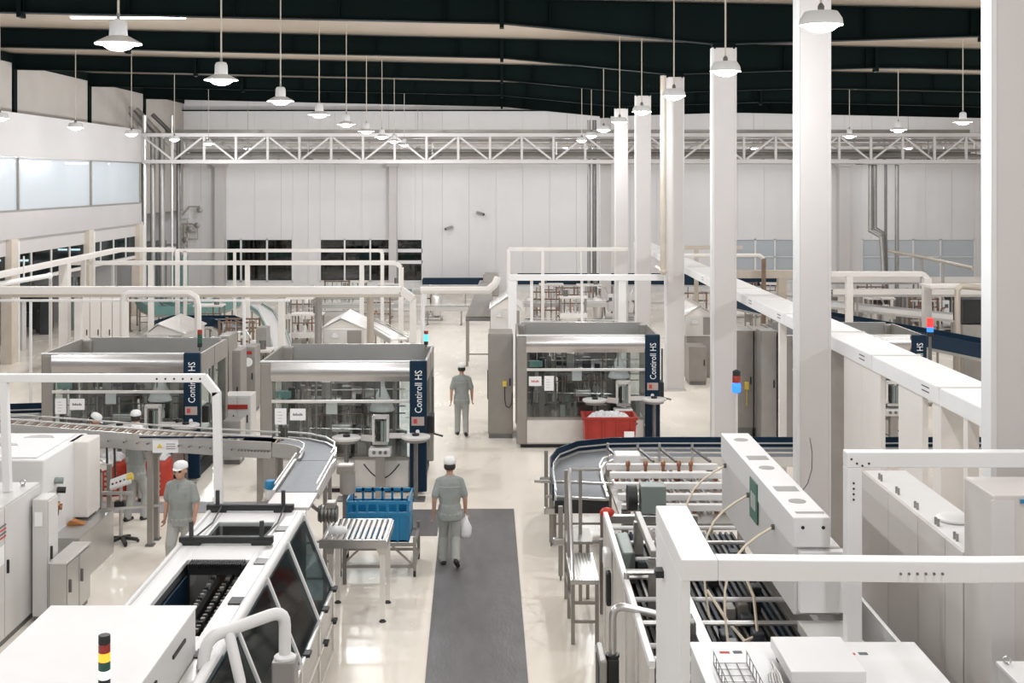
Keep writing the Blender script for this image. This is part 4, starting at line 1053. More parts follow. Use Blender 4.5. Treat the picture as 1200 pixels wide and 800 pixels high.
slab('floor_mat', [(-8.2,22.75),(-4.6,22.75),(-4.6,23.5),(-8.2,23.5)], 'strip_grey', 'pale grey floor strip before the red bins')

# ================================================================== PACKER ON THE LEFT (white covers, sloping glass guard)
r = thing('packing_machine', 'white packing machine with open top and sloping glass guards', 'machine', (-3.2, 13.7, 0))
X0, X1, Y0, Y1, ZT = -3.87, -2.57, 11.3, 16.1, 1.85
top = [(X0,-3.6,Y0,Y1-.0), (-2.88,X1,Y0,Y1), (-3.6,-2.88,14.0,14.75), (-3.6,-2.88,15.55,Y1), (-3.6,-2.88,Y0,11.66)]
for a, b, c, d in top: build(MB().box(a, b, c, d, ZT-.06, ZT), 'cover_plate', 'white', r, bevel=.006)
build(MB().box(X0, X0+.04, Y0, Y1, .1, ZT-.06), 'side_wall', 'white_grey', r)
build(MB().box(X0, X1, Y1-.04, Y1, .1, ZT-.06), 'end_wall', 'white_grey', r)
build(MB().box(X0+.05, X1+.3, Y0, Y1-.05, 0, .1), 'plinth', 'steel_dark', r)
build(MB().box(-3.78, -2.62, Y0, Y1-.06, .9, .95), 'inner_deck', 'black', r)
for a, b in ((-3.68,-3.62), (-2.86,-2.80)): build(MB().box(a, b, Y0, 14.2, .95, 1.78), 'inner_wall', 'interior_dark', r)
build(MB().box(-3.60, -3.57, 11.7, 13.9, 1.15, 1.7), 'navy_plate', 'navy', r)
for k, X in enumerate((-3.25, -3.08, -2.98)):                                  # transfer chains rising under the opening
    build(MB().bar((X-.16, 11.4, 1.30), (X, 14.0, 1.66), .05, .09), 'chain_rail', ('steel_dark','black','steel_taupe')[k], r)
    for j in range(34):
        t = (j+.5)/34; build(MB().box(X-.16+.16*t-.022, X-.16+.16*t+.022, 11.4+2.6*t-.02, 11.4+2.6*t+.02, 1.34+.36*t, 1.375+.36*t), 'chain_link', ('steel_dark','black','steel_taupe')[(j+k)%3], r)
rn = random.Random(11)
for j in range(26):
    X = rn.uniform(-3.5,-2.95); Y = rn.uniform(11.6,13.8); z = rn.uniform(1.0,1.45)
    build(MB().box(X-.03, X+.03, Y-.05, Y+.05, z, z+rn.uniform(.05,.2)), 'carrier', rn.choice(('black','steel_dark','rubber','steel_taupe')), r, bevel=.01)
for Y in (12.1, 13.0): build(MB().cyl((-3.58,Y,1.42), (-2.9,Y,1.42), .02, n=8), 'cross_shaft', 'steel', r, True)
build(MB().box(-3.55, -2.92, 13.86, 13.99, 1.72, 1.83), 'brush_strip', 'black', r)
for k in range(24): build(MB().box(-3.54+k*.026, -3.53+k*.026, 13.80, 13.99, 1.80, 1.86), 'bristle', 'black', r)
build(MB().bar((-3.5,12.2,1.2), (-3.1,12.9,1.5), .03, .03), 'stay_rod', 'steel', r)
# glazed hatch
build(MB().box(-3.6, -2.88, 14.75, 15.55, ZT-.03, ZT-.015), 'hatch_pane', 'glass', r)
build(MB().box(-3.5, -3.2, 14.9, 15.3, 1.0, 1.5), 'drive_unit', 'brownish', r, bevel=.03)
build(MB().box(-3.15, -2.95, 15.0, 15.45, 1.0, 1.62), 'drive_unit', 'steel', r, bevel=.03)
build(MB().cyl((-3.3,15.2,1.5), (-3.3,15.2,1.75), .07, n=10), 'drive_unit', 'black', r, True)
# lifting bars with knobs
for (Y, a, b) in ((14.58, -3.84, -2.72), (16.02, -3.86, -2.72)):
    bar = build(MB().box(a, b, Y-.04, Y+.04, ZT+.02, ZT+.10), 'lifting_bar', 'black', r, bevel=.01)
    for X in (a+.14, b-.14):
        build(MB().box(X-.12, X+.12, Y-.055, Y+.055, ZT, ZT+.06), 'bar_foot', 'black', r, bevel=.01)
        build(MB().cyl((X,Y,ZT+.1), (X,Y,ZT+.28), .028, n=8), 'knob_post', 'rubber', r, True)
for X in (-3.66, -2.84):
    build(MB().tube([(X,16.0,ZT+.08),(X+.02,15.4,ZT+.03),(X,14.6,ZT+.08)], .012, 6), 'cable', 'cable_black', r, True)
build(MB().cyl((X0+.05,Y0,ZT+.01), (X0+.05,Y1,ZT+.01), .03, n=8), 'edge_rail', 'white_grey', r, True)
# right-hand guard
GY = [8.6, 10.2, 11.8, 13.3, 14.6, 15.8]
build(MB().cyl((-2.60,8.6,ZT+.03), (-2.60,15.8,ZT+.03), .052, n=10), 'top_rail', 'white', r, True)
build(MB().box(-2.79, -2.66, 8.6, 15.8, ZT-.03, ZT+.005), 'hinge_strip', 'steel_light', r)
for Y in (9.6, 11.2, 12.6, 13.9, 15.2):
    build(MB().box(-2.80, -2.65, Y-.1, Y+.1, ZT+.005, ZT+.02), 'hinge', 'black' if Y in (11.2,12.6) else 'steel_dark', r)
def slope(t): return (-2.57 + .38*t, 1.86 - .95*t)
for i, Y in enumerate(GY):
    a, b = slope(0), slope(1)
    build(MB().bar((a[0],Y,a[1]), (b[0],Y,b[1]), .07, .05, (0,1,0)), 'guard_frame', 'white', r)
    build(MB().bar((b[0],Y,b[1]), (b[0],Y,.1), .05, .05), 'guard_frame', 'steel_light', r)
for a, b in zip(GY[:-1], GY[1:]):
    p, q2 = slope(.06), slope(.96); e = .02
    build(MB().hexa([(p[0],a+.04,p[1]),(p[0]+.012,a+.04,p[1]+.005),(p[0]+.012,b-.04,p[1]+.005),(p[0],b-.04,p[1])][::-1],
                    [(q2[0],a+.04,q2[1]),(q2[0]+.012,a+.04,q2[1]+.005),(q2[0]+.012,b-.04,q2[1]+.005),(q2[0],b-.04,q2[1])][::-1]), 'guard_pane', 'glass_teal', r)
    for zz0, zz1 in ((.14,.50), (.53,.88)):
        build(MB().box(-2.20, -2.188, a+.04, b-.04, zz0, zz1), 'guard_pane', 'poly', r)
for z in (.91, .515, .12): build(MB().bar((-2.19,8.6,z), (-2.19,15.8,z), .05, .045), 'guard_rail', 'steel_light', r)
for Y in (12.3, 13.6, 15.0, 15.75):
    for z in (.93, .52): build(MB().box(-2.2, -2.12, Y-.08, Y+.08, z-.02, z+.02), 'hinge', 'black', r, bevel=.008)
# interior floor the dark glass looks on to
build(MB().box(-2.62, -2.30, 8.6, 15.7, .1, .8), 'inner_frame', 'interior_dark', r)
build(MB().box(-2.60, -2.57, 8.6, 15.7, .8, 1.8), 'inner_wall', 'hall_glass_back', r)

# white cabinet in front with signal tower
c = thing('control_cabinet', 'large plain white cabinet with a signal tower on top', 'cabinet', (-3.44, 9.7, 0))
build(MB().box(-4.12, -2.80, 8.0, 11.2, 0, 2.28), 'body', 'white_grey', c, bevel=.015)
build(MB().box(-4.13, -2.79, 7.99, 11.21, 2.28, 2.30), 'top', 'white', c, bevel=.006)
build(MB().box(-2.80, -2.785, 9.5, 9.9, 2.12, 2.15), 'vent_slot', 'black', c)
build(MB().box(-2.80, -2.785, 10.4, 10.8, 2.12, 2.15), 'vent_slot', 'black', c)
stack_light((-3.02, 9.3, 2.30), .40, .045, ['black','lamp_red','led_amber','lamp_green','led_white','black'], 'signal tower lit amber and white on the plain white cabinet', .04)

# bent handrail in front of the glass guard
r = thing('hand_rail', 'white bent pipe rail rising from a grey post box', 'railing', (-1.98, 11.2, 0))
build(MB().box(-2.09, -1.88, 11.1, 11.32, 0, 1.82), 'post_box', 'pipe_grey', r, bevel=.012)
build(MB().lathe([(.10,1.82),(.10,1.84),(.07,1.86)], (-1.985,11.2,0), 12), 'collar', 'white', r, True)
def bend3(a, b, c, k=.35, n=5):
    a, b, c = Vector(a), Vector(b), Vector(c); p = b + (a-b).normalized()*k; q = b + (c-b).normalized()*k
    return [p.lerp(b, t/n).lerp(b.lerp(q, t/n), t/n) for t in range(n+1)]
A, Bq, C3, D3 = (-1.985,11.2,1.84), (-1.985,11.2,2.26), (-2.62,10.9,2.12), (-2.66,10.86,1.86)
build(MB().tube([A] + bend3(A,Bq,C3,.14) + bend3(Bq,C3,D3,.12) + [D3], .056, 12), 'pipe', 'white', r, True)
build(MB().tube([(-2.45,10.98,2.14),(-2.30,10.75,1.8),(-2.20,10.6,1.2)], .05, 10), 'brace_pipe', 'white', r, True)

# portal bar over the aisle
r = thing('portal_frame', 'thin white portal bar bridging from the cabinets to the packer', 'frame', (-5.2, 17.0, 0))
zz = wz(443, 17.0); xr = wx(240, 17.0); xp = wx(254,17.0); xl = wx(5,17.0)
build(MB().box(xl-1.2, xr, 16.94, 17.06, zz-.05, zz+.06), 'crossbar', 'white', r, bevel=.008)
build(MB().bar((xr-.02,17,zz+.02), (xp,17,wz(461,17)), .11, .10, (0,1,0)), 'corner_piece', 'white', r)
build(MB().bar((xp,17,wz(459,17)), (wx(259,17),17,.0), .11, .10, (0,1,0)), 'post', 'white', r)
build(MB().bar((xl,17,zz-.05), (wx(9,17),17,1.866), .10, .10, (0,1,0)), 'post', 'white', r)
for k in range(6): build(MB().cyl((xr-.05-.12*k,16.935,zz), (xr-.05-.12*k,16.945,zz), .015, n=6), 'bolt', 'black', r)

# ================================================================== BIG WHITE MACHINE BEHIND THE LEFT CABINETS
r = thing('blow_moulder', 'big white machine with hand-hole covers behind the control cabinets', 'machine', (-8.5, 19.4, 0))
build(MB().box(-12.5, -6.9, 18.42, 20.4, .0, 1.97), 'body', 'white', r, bevel=.02)
build(MB().box(-12.4, -7.05, 18.55, 20.3, 1.97, 1.99), 'top_cover', 'white', r, bevel=.006)
for (X, Y) in ((-7.55,20.0), (-8.5,20.0), (-7.9,19.4), (-8.95,19.3), (-9.6,20.0)):
    build(MB().prism([(X-.25,Y-.04),(X+.25,Y-.04),(X+.17,Y+.09),(X+.05,Y+.14),(X-.05,Y+.14),(X-.17,Y+.09)], 'z', 1.985, 1.995), 'hand_hole', 'pipe_grey', r)
build(MB().tube([(-8.9,18.45,2.06),(-7.8,19.15,2.10)], .07, 10), 'roll', 'plate_pink', r, True)
build(MB().tube([(-9.4,19.6,2.0),(-8.6,19.7,2.04),(-8.1,19.5,2.02)], .02, 6), 'hose', 'white_grey', r, True)
build(MB().box(-6.9, -6.88, 18.6, 18.9, 1.05, 1.45), 'valve_panel', 'white_grey', r)
for k, (Y, z, m) in enumerate(((18.9,1.55,'grey_green'), (19.0,1.38,'black'), (18.75,1.22,'copper'), (18.85,1.16,'copper'), (18.7,1.12,'brownish'))):
    build(MB().cyl((-6.9,Y,z), (-6.78,Y+.03,z-.01), .05, n=8), 'valve', m, r, True)
build(MB().box(-7.0, -6.66, 19.72, 20.3, .75, 1.97), 'end_cover', 'white_warm', r, bevel=.02)
build(MB().box(-7.05, -6.45, 18.7, 20.35, 0, .72), 'base_unit', 'steel', r, bevel=.01)
build(MB().prism([(-6.9,.725),(-6.62,.725),(-6.84,.79)], 'y', 19.4, 19.55), 'wedge', 'orange', r)
for k, X in enumerate((-6.4, -6.1, -5.85)):
    pass

# keypad stand on the aisle
p = on(143, 636)
r = thing('keypad_stand', 'white keypad on a slim stand with a black star foot', 'stand', p)
build(MB().cyl((p.x-.02,p.y,.1), (p.x-.02,p.y,1.0), .03, n=8), 'pole', 'steel', r, True)
for a in (10, 80, 150, 220, 300):
    d = Vector((math.cos(math.radians(a)), math.sin(math.radians(a)), 0))
    build(MB().bar(p+Vector((0,0,.1)), p+d*.26+Vector((0,0,.05)), .06, .05), 'foot_arm', 'black', r)
    build(MB().sphere(p+d*.26+Vector((0,0,.03)), .03, 8, 6), 'caster', 'black', r, True)
build(MB().box(p.x-.12, p.x+.06, p.y-.06, p.y+.06, .62, .72), 'clamp', 'black', r, bevel=.01)
m = Matrix.Translation(p+Vector((-.02,0,1.05))) @ Matrix.Rotation(math.radians(-20), 4, 'Y') @ Matrix.Rotation(math.radians(35), 4, 'X')
mb = MB().box(-.19,.19,-.11,.11,-.03,.03); mb.v = [tuple(m @ Vector(v)) for v in mb.v]; k = build(mb, 'keypad', 'white', r, bevel=.012)
mb = MB().box(.13,.23,-.06,.06,-.02,.06); mb.v = [tuple(m @ Vector(v)) for v in mb.v]; build(mb, 'stop_box', 'yellow', k, bevel=.01)
for i in range(4):
    mb = MB().cyl((-.13+.07*i,-.03,.03), (-.13+.07*i,-.03,.045), .018, n=8); mb.v = [tuple(m @ Vector(v)) for v in mb.v]; build(mb, 'key', ('black','red','black','grey_green')[i], k)
# discharge frame beside the big white machine
r = thing('discharge_frame', 'steel frame with a round outfeed table under the raised conveyor', 'machine', (-6.35, 21.6, 0))
for (x, y, Yb) in ((117,640,0),(128,628,0),(106,600,0)):
    p = on(x, y); build(MB().box(p.x-.035, p.x+.035, p.y-.035, p.y+.035, 0, 1.25), 'leg', 'steel_taupe', r)
p = on(117,640); q2 = on(128,628)
build(MB().bar((p.x,p.y,.9), (p.x+.55,p.y,.9), .05, .05), 'arm', 'steel', r)
build(MB().bar((p.x,p.y,.62), (p.x+1.3,p.y+.4,.62), .04, .04), 'arm', 'steel', r)
build(MB().lathe([(.41,1.02),(.42,1.04),(.42,1.10),(.38,1.12),(.24,1.12),(.23,1.10)], (-7.42,22.0,0), 28), 'turntable', 'steel_light', r, True)
build(MB().lathe([(.06,0),(.06,1.02)], (-7.42,22.0,0), 10), 'turntable_post', 'steel_taupe', r, True)
build(MB().box(p.x-.1, p.x+.02, p.y-.05, p.y+.05, 1.0, 1.3), 'motor', 'black', r, bevel=.02)
build(MB().cyl((p.x-.04,p.y,1.3), (p.x-.04,p.y,1.62), .025, n=8), 'spindle', 'steel', r, True)
for x in (125, 134): 
    a = at(x, 520, 21.9); b = at(x+1, 560, 21.9); build(MB().tube([a, b], .02, 6), 'air_hose', 'rubber', r, True)

# ================================================================== ROLLER TABLE, CRATE AND TROLLEY
r = thing('roller_table', 'short roller table on steel legs beside the packer', 'conveyor', (-2.06, 17.6, 0))
a0, a1, b0, b1, zz = -2.55, -1.62, 17.1, 18.12, 1.15
build(MB().box(a0, a1, b0-.03, b0, zz-.10, zz+.02), 'side_rail', 'steel', r)
build(MB().box(a0, a1, b1, b1+.03, zz-.10, zz+.02), 'side_rail', 'steel', r)
build(MB().box(a1, a1+.02, b0-.03, b1+.03, zz-.10, zz+.0), 'end_rail', 'steel', r)
for k in range(12): build(MB().cyl((a0+.05+k*.078,b0,zz), (a0+.05+k*.078,b1,zz), .029, n=10), 'roller', 'steel_light', r, True)
for (X, Y) in ((a1-.05,b0+.05), (a1-.05,b1-.2), (a0+.15,b0+.1), (a0+.15,b1-.2)):
    build(MB().box(X-.035, X+.035, Y-.035, Y+.035, .05, zz-.1), 'leg', 'steel_light', r)
    build(MB().lathe([(.05,0),(.05,.012),(.012,.05)], (X,Y,0), 8), 'foot', 'rubber', r)
    build(MB().hexa([(X-.035,Y-.03,zz-.24),(X+.035,Y-.03,zz-.24),(X+.035,Y+.03,zz-.24),(X-.035,Y+.03,zz-.24)],[(X-.09,Y-.05,zz-.1),(X+.05,Y-.05,zz-.1),(X+.05,Y+.05,zz-.1),(X-.09,Y+.05,zz-.1)]), 'gusset', 'steel', r)
build(MB().bar((a1-.05,b0+.05,.42), (a1-.05,b1-.2,.42), .04, .04), 'brace', 'steel', r)
# plastic bottles caught by the table end
solo(MB().lathe([(.02,0),(.06,.01),(.065,.12),(.06,.22),(.02,.27)], (-2.45,17.3,1.24), 12, 'x'), 'film_roll', 'bag', 'clear plastic bundle lying on the roller table', 'film', smooth=True)

r = thing('crate_trolley', 'steel tube trolley with casters under the blue crate', 'trolley', (-1.95, 19.5, 0))
u0, u1, w0, w1 = -2.52, -1.36, 19.1, 20.0
for z in (.50,):
    for p, q2 in (((u0,w0,z),(u1,w0,z)), ((u0,w1,z),(u1,w1,z)), ((u0,w0,z),(u0,w1,z)), ((u1,w0,z),(u1,w1,z))): build(MB().bar(p, q2, .045, .045), 'deck_tube', 'steel_taupe', r)
for p, q2 in (((u0,w0,.16),(u1,w0,.16)), ((u0,w1,.16),(u1,w1,.16)), ((u0,w0,.16),(u0,w1,.16)), ((u1,w0,.16),(u1,w1,.16))): build(MB().bar(p, q2, .04, .04), 'base_tube', 'steel_taupe', r)
for X, Y in ((u0,w0),(u1,w0),(u0,w1),(u1,w1)):
    build(MB().box(X-.025, X+.025, Y-.025, Y+.025, .1, .62), 'upright', 'steel_taupe', r)
    build(MB().cyl((X-.02,Y,.05), (X+.02,Y,.05), .05, n=12), 'caster', 'black', r, True)
build(MB().bar((u0,w0,.16), (u0+.35,w0,.48), .03, .03), 'brace', 'steel_taupe', r)
build(MB().bar((u1,w0,.16), (u1-.35,w0,.48), .03, .03), 'brace', 'steel_taupe', r)
r = thing('plastic_crate', 'big bright blue plastic crate riding on the trolley', 'crate', (-1.94, 19.55, .53))
cx0, cx1, cy0, cy1, cz0, cz1 = -2.44, -1.45, 19.15, 19.95, .525, 1.17
build(MB().box(cx0, cx1, cy0, cy1, cz0, cz0+.03), 'bottom', 'blue_crate', r)
for (a, b, c, d) in ((cx0,cx1,cy0,cy0+.02), (cx0,cx1,cy1-.02,cy1)):
    build(MB().box(a, b, c, d, cz0, cz0+.42), 'wall', 'blue_crate', r)
for (a, b) in ((cx0,cx0+.02), (cx1-.02,cx1)): build(MB().box(a, b, cy0, cy1, cz0, cz1), 'wall', 'blue_crate', r)
for z in (cz1-.05, cz0+.42):
    for ya, yb in ((cy0-.025,cy0), (cy1,cy1+.025)): build(MB().box(cx0-.02, cx1+.02, ya, yb, z, z+.05), 'rim', 'blue_crate', r)
for k in range(7):
    X = cx0 + .02 + k*(cx1-cx0-.04)/6
    build(MB().box(X-.018, X+.018, cy0-.02, cy0, cz0, cz1), 'rib', 'blue_crate', r)
    build(MB().box(X-.018, X+.018, cy1, cy1+.02, cz0, cz1), 'rib', 'blue_crate', r)
# blue-lidded drum beside the belt
p = Vector((wx(317,18.3), 18.3, 0))
r = thing('dosing_can', 'small white can with a blue lid on a steel pedestal', 'can', p)
build(MB().box(p.x-.12, p.x+.12, 18.18, 18.42, 0, 1.42), 'pedestal', 'steel_taupe', r)
build(MB().lathe([(.075,1.42),(.08,1.44),(.08,1.56),(.06,1.58)], (p.x,18.3,0), 14), 'can', 'white', r, True)
build(MB().lathe([(.082,1.58),(.085,1.60),(.085,1.68),(.07,1.70)], (p.x,18.3,0), 14), 'lid', 'blue_crate', r, True)

# ================================================================== PACKER ON THE RIGHT
# navy guarded loop conveyor that feeds it
path = [(1.30,19.9),(1.30,21.0),(1.33,21.8),(1.46,22.4),(1.75,22.85),(2.2,23.05),(2.9,23.1),(5.0,23.1),(9.4,23.1)]
r = conveyor(path, 1.02, .80, 'wide loop conveyor with a tall navy guard feeding the packer', 'navy', .27, legs=6, belt='belt', rail='steel_light', guard_side=(1,))
for Y in (20.05,): build(MB().box(.86, 1.74, 19.86, 19.92, .78, .98), 'end_plate', 'black', r)
build(MB().bar((.55,20.6,1.12), (1.9,20.4,1.12), .04, .04), 'guide_bar', 'steel', r)
build(MB().bar((.72,20.0,1.02), (1.7,19.8,1.02), .04, .04), 'guide_bar', 'steel', r)
for (x, y) in ((646,640), (657,680), (640,600)):
    p = on(x, y)
    build(MB().box(p.x-.035, p.x+.035, p.y-.035, p.y+.035, .08, 1.15), 'guide_stand', 'steel_taupe', r)
    build(MB().lathe([(.012,0),(.02,.08)], (p.x,p.y,0), 8), 'stand_tip', 'steel_dark', r)
    build(MB().box(p.x-.12, p.x+.12, p.y-.05, p.y+.05, .55, .66), 'clamp', 'steel', r, bevel=.015)
    build(MB().bar((p.x,p.y,.60), (p.x+.7,p.y,.60), .05, .05), 'strut', 'steel_taupe', r)
# gripper table
r = thing('gripper_table', 'infeed table with white cross bars and copper gripper heads', 'machine', (2.6, 19.6, 0))
for (X, Y) in ((1.85,18.4), (1.85,21.2), (3.6,18.4), (3.6,21.2)): build(MB().box(X-.05, X+.05, Y-.05, Y+.05, 0, 1.25), 'leg', 'steel_taupe', r)
build(MB().box(1.8, 3.7, 18.2, 21.3, 1.02, 1.08), 'deck', 'pipe_grey', r)
for k, Y in enumerate((21.0, 20.4, 19.7, 19.0, 18.4)):
    build(MB().box(1.8, 3.7, Y-.05, Y+.05, 1.22, 1.32), 'cross_bar', 'white', r, bevel=.01)
    if k in (0, 1, 2, 3):
        for j in range(16):
            X = 1.95 + j*.112
            build(MB().lathe([(.03,1.08),(.045,1.12),(.045,1.20),(.02,1.22)], (X,Y-.22,0), 8), 'gripper_head', ('copper','pipe_tan','white_grey')[(j+k)%3], r, True)
for j, X in enumerate((2.15, 2.45, 2.75, 3.02, 3.22)):
    build(MB().lathe([(.02,1.08),(.03,1.15),(.025,1.30),(.04,1.33),(.04,1.38),(.02,1.41)], (X,20.85,0), 8), 'gripper_spindle', 'copper', r, True)
    build(MB().bar((X,20.8,1.2), (X,18.6,1.2), .03, .05), 'long_bar', 'steel', r)
for j, (X, Y) in enumerate(((1.95,22.3), (2.5,22.2), (2.9,22.3), (3.5,22.2))):
    build(MB().bar((X,22.55,1.25), (X+.18,21.6,1.22), .04, .04), 'guide_arm', 'steel_dark', r)
    build(MB().cyl((X,22.5,1.02), (X,22.5,1.35), .025, n=8), 'arm_post', 'steel', r, True)
build(MB().box(2.0, 2.45, 21.5, 21.9, 1.05, 1.35), 'white_unit', 'white', r, bevel=.02)
build(MB().box(2.05, 2.42, 18.0, 18.3, 1.28, 1.68), 'drive_box', 'grey_green', r, bevel=.012)
build(MB().cyl((1.86,18.15,1.48), (2.0,18.15,1.48), .19, n=20), 'hand_wheel', 'black', r, True)
build(MB().box(1.5, 2.9, 18.05, 18.15, 1.12, 1.24), 'front_beam', 'steel', r, bevel=.01)
build(MB().sphere((1.55,18.0,1.30), .085, 12, 8, (1.3,.9,.9)), 'red_knob', 'red_cap', r, True)

# the packer itself: decks of dark lanes, fence of clear panels, long hood
r = thing('packing_machine', 'packing machine of dark lanes behind a clear panel fence', 'machine', (2.2, 13.5, 0))
build(MB().box(1.45, 3.32, 10.4, 17.6, 1.06, 1.10), 'lane_bed', 'black', r)
for k in range(23):
    X = 1.52 + k*.08
    build(MB().box(X-.016, X+.016, 10.45, 17.5, 1.10, 1.16), 'lane_rail', ('navy','belt_dark','black','steel_dark')[k%4], r)
for k, Y in enumerate((11.2, 11.9, 12.35, 12.7, 13.35, 14.1, 14.9, 15.6, 16.3, 17.0)):
    build(MB().cyl((1.5,Y,1.36), (3.3,Y,1.36), .030, n=8), 'cross_rod', 'white' if k % 2 else 'steel_light', r, True)
build(MB().box(2.02, 2.16, 10.4, 16.2, 1.34, 1.46), 'long_beam', 'steel', r, bevel=.01)
build(MB().box(1.74, 1.82, 14.3, 16.0, 1.78, 1.86), 'long_beam', 'steel_taupe', r, bevel=.01)
for Y in (14.35, 15.95): build(MB().box(1.72, 1.84, Y-.05, Y+.05, 1.0, 1.74), 'upright', 'steel_taupe', r)
rn = random.Random(5)
for k in range(38):                                           # carriers and small drives riding on the lanes
    X = rn.choice((1.62, 1.78, 2.3, 2.45, 2.62, 2.76, 2.95, 3.1)); Y = rn.uniform(10.8, 17.2); h = rn.uniform(.06, .2)
    build(MB().box(X-.06, X+.06, Y-.1, Y+.1, 1.16, 1.16+h), 'carrier', rn.choice(('black','steel_dark','steel_taupe','belt_dark')), r, bevel=.015)
for j in range(8):
    build(MB().lathe([(.03,1.16),(.05,1.2),(.05,1.3),(.02,1.4)], (2.05+.09*j,16.8+.05*(j%2),0), 8), 'nozzle', ('plate_pink','white','copper')[j%3], r, True)
build(MB().box(1.52, 1.68, 15.4, 16.3, 1.1, 1.5), 'drive_unit', 'grey_green', r, bevel=.02)
build(MB().box(1.9, 2.02, 12.7, 13.0, 1.46, 1.6), 'sensor', 'steel_dark', r, bevel=.02)
for (X, Y) in ((1.45,10.45),(1.45,14),(1.45,17.5),(2.8,10.45),(2.8,17.5)): build(MB().box(X-.05, X+.05, Y-.05, Y+.05, 0, 1.06), 'leg', 'steel_taupe', r)
# fence
FY = [10.9, 12.0, 13.1, 14.4, 15.8]
for a, b in zip(FY[:-1], FY[1:]):
    build(MB().box(1.33, 1.342, a+.03, b-.03, .18, 1.84), 'fence_pane', 'poly', r)
    build(MB().box(1.31, 1.37, a, b, 1.84, 1.91), 'fence_rail', 'white', r, bevel=.008)
    build(MB().box(1.32, 1.36, a, b, .12, .18), 'fence_rail', 'steel_light', r)
for Y in FY: build(MB().box(1.31, 1.36, Y-.03, Y+.03, 0, 1.86), 'fence_post', 'steel_light', r, bevel=.006)
build(MB().tube([(1.34,13.15,1.98),(2.0,13.15,1.98)], .035, 8), 'stay_tube', 'steel', r, True)
build(MB().tube([(1.34,13.15,1.2),(1.34,13.15,1.98)], .03, 8), 'stay_tube', 'steel', r, True)
# control panel hanging on a bent arm
r = thing('control_pendant', 'grey operator panel on a bent tube arm beside the fence', 'control panel', (1.15, 12.2, 1.2))
A, Bq, C3 = (1.9,12.15,1.80), (1.10,12.15,1.98), (1.10,12.15,1.45)
build(MB().tube([A] + bend3(A,Bq,C3,.14) + [C3], .04, 10), 'arm', 'steel', r, True)
build(MB().box(1.04, 1.16, 12.08, 12.24, 1.18, 1.46), 'joint_box', 'black', r, bevel=.015)
build(MB().lathe([(.07,1.46),(.07,1.49)], (1.10,12.15,0), 12), 'flange', 'black', r, True)
build(MB().box(.96, 1.03, 11.95, 12.45, .85, 1.50), 'panel', 'pipe_grey', r, bevel=.02)
build(MB().box(.95, .96, 12.02, 12.38, 1.1, 1.42), 'screen', 'interior_dark', r)
build(MB().box(.955, 1.0, 12.1, 12.3, .87, .97), 'label', 'yellow', r)
build(MB().box(1.22, 1.31, 14.6, 14.85, 1.55, 1.75), 'door_switch', 'white', r, bevel=.02)
build(MB().box(1.25, 1.31, 14.6, 14.75, 1.1, 1.5), 'door_switch', 'black', r, bevel=.02)

# long hood
r = thing('machine_hood', 'long narrow white hood with round vents and a green sign', 'machine', (3.05, 14, 0))
build(MB().box(2.86, 3.32, 12.0, 15.9, 1.93, 2.6), 'lower_body', 'white_grey', r, bevel=.012)
build(MB().box(2.85, 3.21, 11.95, 15.92, 2.605, 2.9), 'lid', 'white', r, bevel=.012)
for k, (Y, round_) in enumerate(((15.5,1),(14.5,0),(14.0,1),(13.05,0),(12.55,1),(12.12,0))):
    if round_: build(MB().lathe([(.09,2.895),(.09,2.904)], (3.03,Y,0), 20), 'vent', 'pipe_grey', r)
    else: build(MB().box(2.91, 3.15, Y-.10, Y+.10, 2.895, 2.904) if Y > 12.2 else MB().box(2.91, 3.19, Y-.03, Y+.03, 2.895, 2.904), 'vent', 'pipe_grey', r)
for X in (2.94, 3.14): build(MB().cyl((X,11.945,2.80), (X,11.952,2.80), .018, n=8), 'screw', 'black', r)
gs = build(MB().box(2.838, 2.85, 13.62, 14.02, 2.35, 2.80), 'sign', 'green_sign', r, label='small dark green sign with pale marks')
for k in range(3): build(MB().box(2.834, 2.838, 13.70+.09*k, 13.75+.09*k, 2.48, 2.66), 'sign_mark', 'white_grey', gs)
build(MB().box(3.36, 3.66, 10.4, 16.0, 0, 1.45), 'base', 'steel_taupe', r, bevel=.01)
build(MB().box(3.36, 3.40, 12.0, 16.0, 1.45, 1.95), 'base_web', 'panel', r)
build(MB().box(3.66, 3.70, 10.4, 16.0, 0, 1.92), 'edge_rail', 'white', r, bevel=.006)
build(MB().box(2.87, 3.36, 10.4, 11.88, 1.82, 1.92), 'ledge', 'steel_light', r, bevel=.006)
build(MB().box(2.90, 3.34, 11.9, 12.0, 1.98, 2.58), 'end_cover', 'white', r, bevel=.01)
for k, (Y, b) in enumerate(((15.6,.5), (14.15,.8), (12.85,.75))):
    pts = [Vector((2.85,Y,2.55)).lerp(Vector((2.3,Y-.6,1.35)), t/8) + Vector((-.25*math.sin(math.pi*t/8),0,.22*math.sin(math.pi*t/8))) for t in range(9)]
    build(MB().tube(pts, .013, 6), 'hose', 'cable', r, True)
    build(MB().cyl((2.83,Y,2.55), (2.86,Y,2.55), .03, n=8), 'gland', 'steel_dark', r, True)
lp = [(2.35,14.0,1.5),(2.5,13.6,1.3),(2.62,13.2,1.22),(2.75,13.15,1.3),(2.78,13.5,1.6),(2.75,14.0,1.75)]
build(MB().tube(lp, .018, 6), 'hose_loop', 'cable', r, True)
build(MB().tube([(3.2,13.0,2.9),(3.30,13.2,2.92),(3.42,13.5,3.0),(3.5,13.8,3.12),(3.55,14.1,3.22)], .006, 6), 'cable', 'cable_black', r, True)

